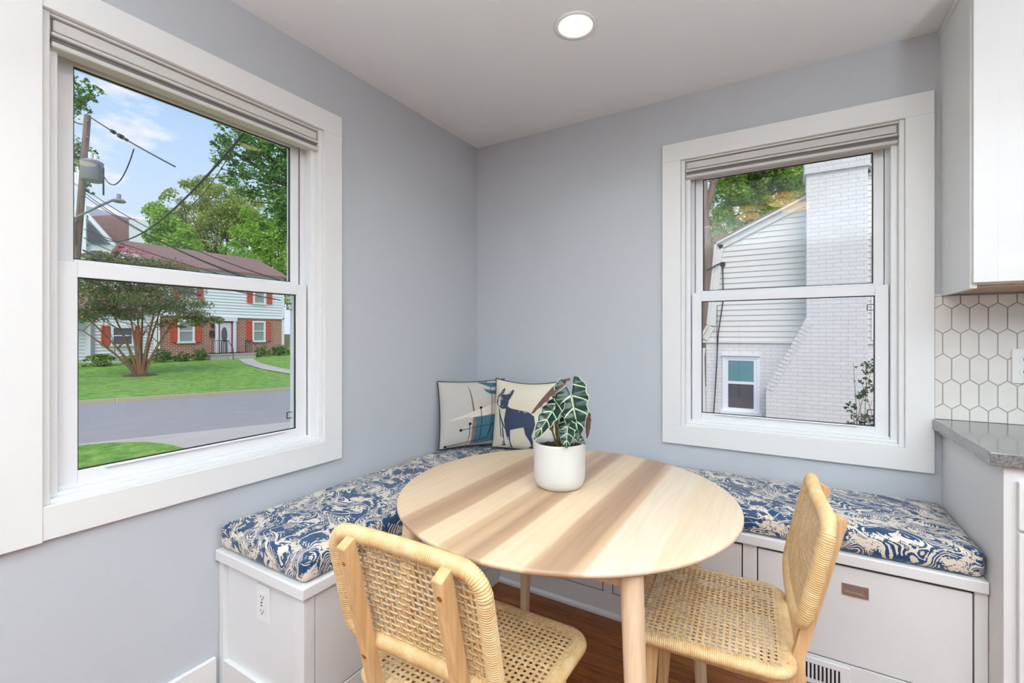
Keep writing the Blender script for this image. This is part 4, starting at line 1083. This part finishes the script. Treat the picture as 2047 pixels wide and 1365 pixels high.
tree('leafy_tree', 'overhanging street tree branches at the upper right of the left window', 'tree', (-10.54, 7.71, 0.39), (-10.68, 7.63, 5.32), .3,
     [((-12.81, 5.19, 7.47), 0.58), ((-12.09, 5.62, 6.89), 0.80), ((-11.43, 6.01, 6.43), 0.92), ((-12.75, 5.22, 6.43), 0.64), ((-11.83, 5.78, 5.66), 0.86), ((-11.17, 6.17, 5.36), 0.77), ((-13.14, 4.99, 7.04), 0.28), ((-11.04, 6.25, 7.04), 0.92), ((-12.51, 6.53, 4.83), 0.56)], 6500, .12, 'lf_dark', nb=3)
tree('leafy_tree', 'leaf sprays of a tall tree far behind the utility pole', 'tree', (-63.54, 12.13, -1.37), (-63.54, 12.13, 19.79), .3,
     [((-58.43, 14.49, 25.76), 1.09), ((-57.15, 15.26, 25.02), 0.80), ((-58.21, 14.62, 24.02), 0.99), ((-60.45, 14.68, 20.03), 1.33), ((-58.70, 15.72, 19.52), 0.51), ((-60.13, 13.47, 24.52), 1.99), ((-59.36, 15.33, 16.20), 0.71), ((-61.82, 13.16, 19.79), 2.52)], 3800, .30, 'lf_dark', nb=2)
# bushes along the house front
for i, (x, y, r, h, mt, lb_) in enumerate(((-29.7,5.6,.62,.55,'lf_bush','low yellow green bush at the left end of the flower bed'), (-29.7,7.2,.62,.5,'lf_bush','pale bush below the left wing corner'), (-29.8,8.8,.60,.5,'lf_bush','low green bush below the left wing window'),
        (-29.8,10.1,.42,.7,'lf_bush','small bush at the white downpipe'), (-29.7,11.1,.38,.5,'lf_dark','dark bush under the brick wall window'), (-29.6,12.0,.34,.85,'lf_dark','taller dark bush left of the porch'),
        (-29.8,16.15,.46,.75,'lf_bush','rounded bush right of the porch'), (-29.8,17.4,.5,.8,'lf_dark','rounded bush under the right front window'), (-29.9,18.65,.48,.8,'lf_green','bright bush at the right corner of the brick house'))):
    b = empty('bush', (x, y, -.45)); leaves([((0,0,h*.45), r, r*1.15, h*.75)], 900, .13).obj('foliage', M[mt], b)
    branches(MB(), (0,0,-.1), [V((random.uniform(-.5,.5)*r, random.uniform(-.5,.5)*r, h*.7)) for _ in range(7)], .02).obj('stems', M['bark2'], b); tag(b, lb_, 'bush', 'bushes along the front of the brick house')
# pale townhouses far left
th = empty('townhouse', (-70, 19, 0)); A, B_ = V((-73.21, 16.83, 1.25)), V((-63.65, 22.55, 1.25)); ux_ = (B_-A).normalized(); ny_ = V((-ux_.y, ux_.x, 0)); 
def tq(mb, u0, u1, z0, z1, d0, d1, m=0):
    LL = (B_-A).length; c_ = [A+ux_*(LL*u)+ny_*d for u, d in ((u0,d0),(u1,d0),(u1,d1),(u0,d1))]
    return mb.prism([(p.x, p.y) for p in c_], 'z', z0, z1, m)
m1 = tq(MB(), .0, .33, -1, 16.6, -.6, 6); tq(m1, .79, 1., -1, 14.9, -.6, 6); tq(m1, .33, .79, -1, 12.0, 0, 6)
T(m1, 'wall', M['siding2'], th)
rr = MB(); LL = (B_-A).length
def tp(u, z, d): p = A+ux_*(LL*u)+ny_*d; return (p.x, p.y, z)
rr.add([tp(.33,16.4,3), tp(.79,15.5,3), tp(.79,11.6,-.4), tp(.62,11.6,-.4), tp(.33,15.3,-.4), tp(.33,16.4,6), tp(.79,15.5,6)], [(0,4,3,2,1), (0,1,6,5)])
T(rr, 'roof', M['roof'], th)
gg = MB().tube([tp(.33,15.5,-.5), tp(.64,11.7,-.5)], .28, 4); T(gg, 'bargeboard', M['siding2'], th)
wn = MB(); wn.add([tp(.34,14.6,-.55), tp(.34,12.3,-.55), tp(.54,12.0,-.55)], [(0,1,2)]); wn.add([tp(.34,11.3,-.1), tp(.34,9.5,-.1), tp(.46,9.5,-.1), tp(.46,11.3,-.1)], [(0,1,2,3)])
T(wn, 'window', M['winpane3'], th); tag(th, 'tall white townhouse with brown roof far behind the utility pole', 'house')

# --- utility pole, transformer, street light, cables
pt0, pb0 = V((-21.35, 4.28, 9.69)), V((-22.07, 3.84, -0.04)); pb0.z = -1.1
up_ = empty('utility_pole', (pb0.x, pb0.y, -.9)); MB().tube([V((0,0,-.3)), pt0-V((pb0.x,pb0.y,-.9))], [.136, .104], 14).obj('pole', M['pole'], up_)
def onp(t): return pb0.lerp(pt0, t)
fit = MB()
for dz in (-.28, -.9, -3.9, -5.0):
    c_ = pt0+V((-.02,0,dz))-V((pb0.x,pb0.y,-.9)); fit.tube([c_+V((-.2,.07,0)), c_+V((.2,-.07,0))], .025, 6)
fit.obj('cross_bolts', M['grey'], up_)
tr2 = V((-20.78, 4.24, 7.40))-V((pb0.x,pb0.y,-.9))
to = MB().lathe([(.0001,-.37),(.30,-.37),(.335,-.34),(.335,.32),(.35,.35),(.24,.42),(.0001,.44)], 24, tr2).obj('transformer', M['grey'], up_, label='grey transformer drum')
MB().tube([tr2+V((-.16,0,.4)), tr2+V((-.16,0,.76))], .07, 8).tube([tr2+V((.1,.08,.4)), tr2+V((.1,.08,.64))], .065, 8).obj('bushings', M['plate'], to)
tag(up_, 'leaning wooden utility pole with a transformer, seen through the left window', 'utility pole')
sa, sb, sc_ = V((-21.52, 3.92, 5.65)), V((-20.38, 4.50, 6.29)), V((-20.09, 4.64, 6.32))
sl_ = empty('street_lamp', tuple(sa)); MB().tube([(0,0,-.9), (0,0,0), sb-sa-V((.3,0,.1)), sc_-sa], .045, 8).obj('arm', M['grey'], sl_)
hd = MB(); c_ = V((-19.87, 4.75, 6.27))-sa; hd.lathe([(.0001,-.05),(.18,-.04),(.22,.0),(.17,.06),(.0001,.08)], 16, c_); ho = hd.obj('lamp_head', M['grey'], sl_); ho.scale = (1,1,1)
MB().tube([c_+V((0,0,.08)), c_+V((0,0,.26))], .07, 8).obj('photocell', M['grey'], sl_)
tag(sl_, 'grey street lamp on a long arm fixed to the utility pole', 'street lamp')
def cable(a, b, sag, r, label, nm='overhead_cable', ins=None, group='overhead cables'):
    a, b = V(a), V(b); pts = [a.lerp(b, i/30)-V((0,0,sag*4*(i/30)*(1-i/30))) for i in range(31)]
    o_ = V(a); root = empty(nm, tuple(a)); MB().tube([p-o_ for p in pts], r, 5).obj('cable', M['wire'], root)
    if ins:
        k_ = MB()
        for t_, rr_ in ins:
            i = int(t_*30); k_.tube([pts[i]-o_, pts[i+1]-o_], rr_, 6)
        k_.obj('insulator', M['black'], root)
    return tag(root, label, 'cable', None)
cable((-21.20, 4.36, 9.57), (-13.18, 3.80, 6.02), .05, .022, 'thin cable running right from the top of the utility pole', ins=((.32,.07),(.4,.08),(.48,.05)))
cable((-21.76, 4.03, 9.42), (-21.51, 4.18, 9.34), .02, .02, 'short cable leaving the pole top to the left')
cable((-15.40, 3.63, 6.92), (-19.94, 4.19, 7.47), .9, .018, 'slack drop wire looping from the pole cable to the transformer')
cable((-18.17, 3.61, 4.59), (-3.57, 0.46, 3.53), .62, .015, 'thick twisted cable sweeping up to the near eaves')
cable((-20.41, 4.46, 7.55), (-20.41, 4.46, 6.51), .0, .03, 'short vertical lead hanging below the transformer')
for i, (a, b, sg, lb_) in enumerate((((-21.43, 4.23, 6.84), (-8.72, 4.14, 2.55), .3, 'uppermost long cable sloping right from the pole'), ((-21.43, 4.23, 6.68), (-8.72, 4.14, 2.37), .35, 'second long cable sloping right below the street lamp'),
        ((-21.45, 4.22, 6.57), (-8.56, 4.23, 2.25), .3, 'third long cable crossing in front of the townhouse'), ((-21.46, 4.21, 5.30), (-6.61, 3.07, 2.04), .1, 'long cable crossing the myrtle crown and brick house'),
        ((-21.48, 4.20, 4.97), (-8.72, 4.14, 2.07), .25, 'long thin cable just above the meeting rail'), ((-21.50, 4.19, 4.49), (-10.37, 3.15, 2.19), .1, 'lowest dark cable bundle near the window corner'))):
    cable(a, b, sg, .014 if i < 5 else .03, lb_)
cable((-16.92, 5.06, 5.51), (-7.58, 2.49, 4.97), .5, .009, 'thin line parallel to the thick twisted cable')

# ============================================================ neighbour house seen through the back window
NY = 7.15
nb = empty('house', (3.0, 10, 0))
def N(mb, nm, mt, **k): return T(mb, nm, mt, nb, **k)
wa = MB()
def rake_x(z):      # left outline of the gambrel wall
    pts = [(1.10,.30),(1.24,.33),(1.41,.46),(2.96,.60)]
    for (z0,x0),(z1,x1) in zip(pts, pts[1:]):
        if z0 <= z <= z1: return x0+(x1-x0)*(z-z0)/(z1-z0)
    return .60+(z-2.96)*1.435/.66 if z > 2.96 else .3
z = 1.10; XE = 6.0; st = .1016
while z < 3.95:
    z1 = z+st; xa, xb = rake_x(z), rake_x(min(z1, 3.98))
    ra, rb_ = 6.0-xa, 6.0-xb
    vs = [(xa,NY-.020,z),(ra,NY-.020,z),(rb_,NY-.004,z1),(xb,NY-.004,z1),(xa,NY+.03,z),(ra,NY+.03,z),(rb_,NY+.03,z1),(xb,NY+.03,z1)]
    wa.add(vs, [(0,1,2,3),(0,4,5,1),(3,2,6,7),(0,3,7,4),(1,5,6,2)]); z = z1
N(wa, 'gable_siding', M['siding'])
N(MB().box(.40, 5.6, NY, 13, -1.3, 1.10), 'brick_wall', M['whitebrick'])
N(MB().box(.30, 5.7, NY-.03, NY+.02, 1.085, 1.13), 'band_board', M['siding'])
tr3 = MB()
for (xa, za), (xb, zb) in (((.33,1.18),(.46,1.42)), ((.46,1.42),(.60,2.97)), ((.60,2.97),(2.9,4.03)), ((2.9,4.03),(5.4,2.97))):
    d = V((xb-xa, zb-za)).normalized(); n_ = V((-d.y, d.x)) if d.x*(-1) < 0 or True else d
    w_ = .11; inn = V((d.y, -d.x))*w_
    tr3.prism([(xa,za),(xb,zb),(xb+inn.x,zb+inn.y),(xa+inn.x,za+inn.y)], 'y', NY-.05, NY+.0)
    o2 = V((-d.y, d.x))*.04
    tr3.prism([(xa,za),(xb,zb),(xb+o2.x,zb+o2.y),(xa+o2.x,za+o2.y)], 'y', NY-.12, NY+.0)
N(tr3, 'rake_board', M['siding'])
rfm = MB()
for (xa, za), (xb, zb) in (((.27,1.15),(.42,1.42)), ((.42,1.42),(.56,2.99)), ((.56,2.99),(2.9,4.09)), ((2.9,4.09),(5.4,2.99))):
    d = V((xb-xa, zb-za)).normalized(); o2 = V((-d.y, d.x))*.03
    rfm.prism([(xa,za),(xb,zb),(xb+o2.x,zb+o2.y),(xa+o2.x,za+o2.y)], 'y', NY-.13, 13)
rfm.prism([(.36,3.08),(.36,3.44),(1.3,3.44),(1.3,3.08)], 'y', 8.6, 12)
N(rfm, 'roof', M['roof'])
# chimney: straight stack over a sloped shoulder
cp = [(1.435,-1.3),(1.435,.31),(1.56,.57),(1.83,1.08),(1.98,1.40),(2.03,1.52),(2.03,4.6),(2.85,4.6),(2.85,-1.3)]
cm = N(MB().prism(cp, 'y', 6.7, NY+.1), 'chimney', M['whitebrick'])
capm = MB().box(2.0, 2.88, 6.66, NY+.14, 3.93, 4.62); capm.v = [tuple(V(v)-nb.location) for v in capm.v]; capm.obj('chimney_cap', M['whitebrick'], cm)
e_ = MB()
for (xa, za), (xb, zb) in (((1.435,.31),(1.56,.57)), ((1.56,.57),(1.83,1.08)), ((1.83,1.08),(1.98,1.40)), ((1.98,1.40),(2.03,1.52))):
    n_ = max(1, int(V((xb-xa, zb-za)).length/.07)); d = V((xb-xa, zb-za))/n_; nn = V((d.y, -d.x)).normalized()
    for i in range(n_):
        p = V((xa, za))+d*i; q = p+d*.86; e_.prism([(p.x-nn.x*.012,p.y-nn.y*.012),(q.x-nn.x*.012,q.y-nn.y*.012),(q.x+nn.x*.11,q.y+nn.y*.11),(p.x+nn.x*.11,p.y+nn.y*.11)], 'y', 6.692, NY)
e_.v = [tuple(V(v)-nb.location) for v in e_.v]; e_.obj('shoulder_bricks', M['whitebrick'], cm)
# small double hung window in the brick
w = N(MB().box(.69,.74,NY-.02,NY+.02,-.2,.84).box(1.27,1.32,NY-.02,NY+.02,-.2,.84).box(.74,1.27,NY-.02,NY+.02,.79,.84).box(.66,1.35,NY-.07,NY+.02,-.28,-.2).box(.68,1.33,NY-.05,NY,.84,.865), 'window', M['siding2'])
def NS(mb, nm, mt, par): mb.v = [tuple(V(v)-nb.location) for v in mb.v]; return mb.obj(nm, mt, par)
NS(MB().box(.74,.79,NY-.012,NY+.01,-.2,.79).box(1.22,1.27,NY-.012,NY+.01,-.2,.79).box(.79,1.22,NY-.012,NY+.01,.31,.36).box(.79,1.22,NY-.012,NY+.01,.75,.79).box(.79,1.22,NY-.012,NY+.01,-.2,-.14), 'sash', M['siding2'], w)
NS(MB().box(.79,1.22,NY-.005,NY-.001,.36,.75), 'upper_pane', M['winpane2'], w); NS(MB().box(.79,1.22,NY-.005,NY-.001,-.14,.31), 'lower_pane', M['winpane3'], w)
N(MB().box(2.95,3.9,NY-.04,NY,1.15,2.9), 'window', M['siding2'])
# service cable and brackets on the wall
cb = MB().tube([(.70,NY-.05,2.55),(.71,NY-.05,1.9),(.66,NY-.05,1.55),(.62,NY-.05,1.25),(.60,NY-.05,.8),(.57,NY-.05,.2),(.52,NY-.05,-.6)], .011, 6)
cb.tube([(.46,NY-.3,2.45),(.58,NY-.1,2.56),(.70,NY-.05,2.62),(.70,NY-.05,2.5)], .014, 6).box(.66,.74,NY-.06,NY-.01,2.55,2.62).tube([(.60,NY-.05,1.8),(.60,NY-.05,.9)], .006, 5)
N(cb, 'service_cable', M['wire'])
N(MB().tube([(.36,NY-.03,.98),(.34,NY-.03,.8),(.38,NY-.02,-1.1)], .035, 8), 'downpipe', M['siding'])
tag(nb, 'white painted neighbour house with a brick chimney and lap siding', 'house')
# trees behind it and shrubs in the side yard
tree('leafy_tree', 'big maple behind the neighbour house with a forked grey trunk', 'tree', (-0.65, 14.79, -0.36), (-0.83, 14.68, 8.40), .2,
     [((0.13, 16.42, 7.26), 1.12), ((1.09, 17.00, 6.80), 1.12), ((2.05, 17.57, 7.26), 1.02), ((-0.19, 16.23, 6.24), 0.74), ((0.54, 17.84, 5.94), 0.99), ((1.56, 18.44, 6.53), 0.99), ((-0.67, 15.94, 8.10), 1.12), ((1.57, 17.28, 8.10), 1.49), ((2.91, 19.25, 8.50),1.58)], 26000, .15, 'lf_green', nb=2, fork=(0.07, 15.22, 8.57))
tree('leafy_tree', 'lower green tree in the gap left of the neighbour house', 'tree', (-1.65, 23.51, -1.17), (-1.65, 23.51, 1.98), .12,
     [((-1.65, 23.51, 5.66), 0.89), ((-1.54, 23.58, 4.09), 0.79), ((-1.77, 23.44, 2.51), 0.68), ((-1.68, 24.66, 7.22), 0.99), ((-1.77, 22.28, 0.69), 0.40)], 5200, .16, 'lf_olive', nb=2)
tree('leafy_tree', 'green tree at the right edge beyond the chimney', 'tree', (6.07, 24.64, 0.05), (6.07, 24.64, 5.11), .2,
     [((5.48, 24.28, 8.56), 0.92), ((6.07, 24.64, 9.25), 1.38), ((5.35, 25.37, 8.31), 0.48)], 2200, .17, 'lf_green', nb=2)
sh_ = empty('thin_shrub', (2.38, 3.32, -0.42)); sh_.location.z = -.93
o_ = V(sh_.location); br = MB()
for tx in ((2.31, 3.28, 0.96), (2.41, 3.22, 0.92), (2.48, 3.26, 0.99), (2.27, 3.14, 0.60), (2.35, 3.30, 0.68), (2.46, 3.25, 0.60), (2.37, 3.26, 0.79)): branches(br, (0,0,0), [V(tx)-o_], .008)
br.obj('stems', M['bark2'], sh_)
leaves([(tuple(V(p)-o_), r) for p, r in (((2.44, 3.24, 0.92), .07), ((2.40, 3.22, 0.79), .05), ((2.38, 3.20, 0.65), .065), ((2.46, 3.25, 0.72), .055), ((2.29, 3.15, 0.52), .06), ((2.36, 3.19, 0.38), .09), ((2.27, 3.14, 0.30), .08), ((2.46, 3.25, 0.40), .07), ((2.31, 3.16, 0.92), .015), ((2.30, 3.15, 0.79), .015), ((2.38, 3.20, 0.10), .15), ((2.48, 3.26, 0.99),.04))], 800, .034).obj('foliage', M['lf_shrub'], sh_)
tag(sh_, 'thin straggly shrub growing in front of the white chimney base', 'shrub')
for nm_, px_, lb_ in (('small_plant', (1.02, 6.00, -0.27), 'yellow green sapling below the neighbour window'), ('small_plant', (1.20, 6.11, -0.27), 'small green sapling at the right of the neighbour window sill'), ('small_plant', (0.63, 6.24, -0.35), 'thin weeds at the foot of the neighbour downpipe')):
    b = empty(nm_, (px_[0], px_[1], -.93)); leaves([((0,0,.50), .07, .07, .22), ((0,0,.25), .075,.075,.2)], 260, .06).obj('foliage', M['lf_bush'], b)
    branches(MB(), (0,0,0), [(0,0,.65),(.08,0,.5),(-.08,0,.45)], .006).obj('stems', M['bark2'], b); tag(b, lb_, 'plant')

# ============================================================ sky, sun, camera
w = bpy.data.worlds.new('sky'); bpy.context.scene.world = w; w.use_nodes = True
n = w.node_tree.nodes; l = w.node_tree.links; bg = n['Background']
tc = n.new('ShaderNodeTexCoord'); sp = n.new('ShaderNodeSeparateXYZ'); l.new(tc.outputs['Generated'], sp.inputs[0])
cr = n.new('ShaderNodeValToRGB'); l.new(sp.outputs[2], cr.inputs[0]); e = cr.color_ramp.elements
e[0].position = .0; e[0].color = (*srgb(222,234,250),1); e[1].position = .75; e[1].color = (*srgb(138,184,242),1)
x = e.new(.22); x.color = (*srgb(204,224,250),1); x = e.new(.42); x.color = (*srgb(172,208,248),1)
mp = n.new('ShaderNodeMapping'); l.new(tc.outputs['Generated'], mp.inputs[0]); mp.inputs['Scale'].default_value = (1, 1, 2.4); mp.inputs['Location'].default_value = (.31, .12, .0)
nz = n.new('ShaderNodeTexNoise'); l.new(mp.outputs[0], nz.inputs['Vector']); nz.inputs['Scale'].default_value = 5.2; nz.inputs['Detail'].default_value = 7; nz.inputs['Roughness'].default_value = .55
c2_ = n.new('ShaderNodeValToRGB'); l.new(nz.outputs[0], c2_.inputs[0]); c2_.color_ramp.elements[0].position = .50; c2_.color_ramp.elements[1].position = .60
mx = n.new('ShaderNodeMix'); mx.data_type = 'RGBA'; l.new(c2_.outputs[0], mx.inputs[0]); l.new(cr.outputs[0], mx.inputs[6]); mx.inputs[7].default_value = (*srgb(246,244,250),1)
l.new(mx.outputs[2], bg.inputs[0]); bg.inputs[1].default_value = 1.1
sd = bpy.data.lights.new('sun', 'SUN'); sd.energy = 2.55; sd.angle = R(45); sd.color = (1,.95,.86)
so2 = bpy.data.objects.new('sun', sd); C.objects.link(so2)
so2.rotation_euler = V((-.42, .76, -.95)).to_track_quat('-Z', 'Y').to_euler()

cd = bpy.data.cameras.new('camera'); cd.sensor_width = 36; cd.sensor_fit = 'HORIZONTAL'; cd.lens = 36*913.14/2047
cd.shift_y = -(682.5-668.04)/2047; cd.clip_start = .02; cd.clip_end = 500
co = bpy.data.objects.new('camera', cd); C.objects.link(co); co.location = (1.7225, -2.4338, 1.2476)
co.rotation_euler = (R(90), 0, R(30.886)); bpy.context.scene.camera = co
vs_ = bpy.context.scene.view_settings; vs_.view_transform = 'Standard'; vs_.look = 'None'; vs_.exposure = 0; vs_.gamma = 1; vs_.use_curve_mapping = False
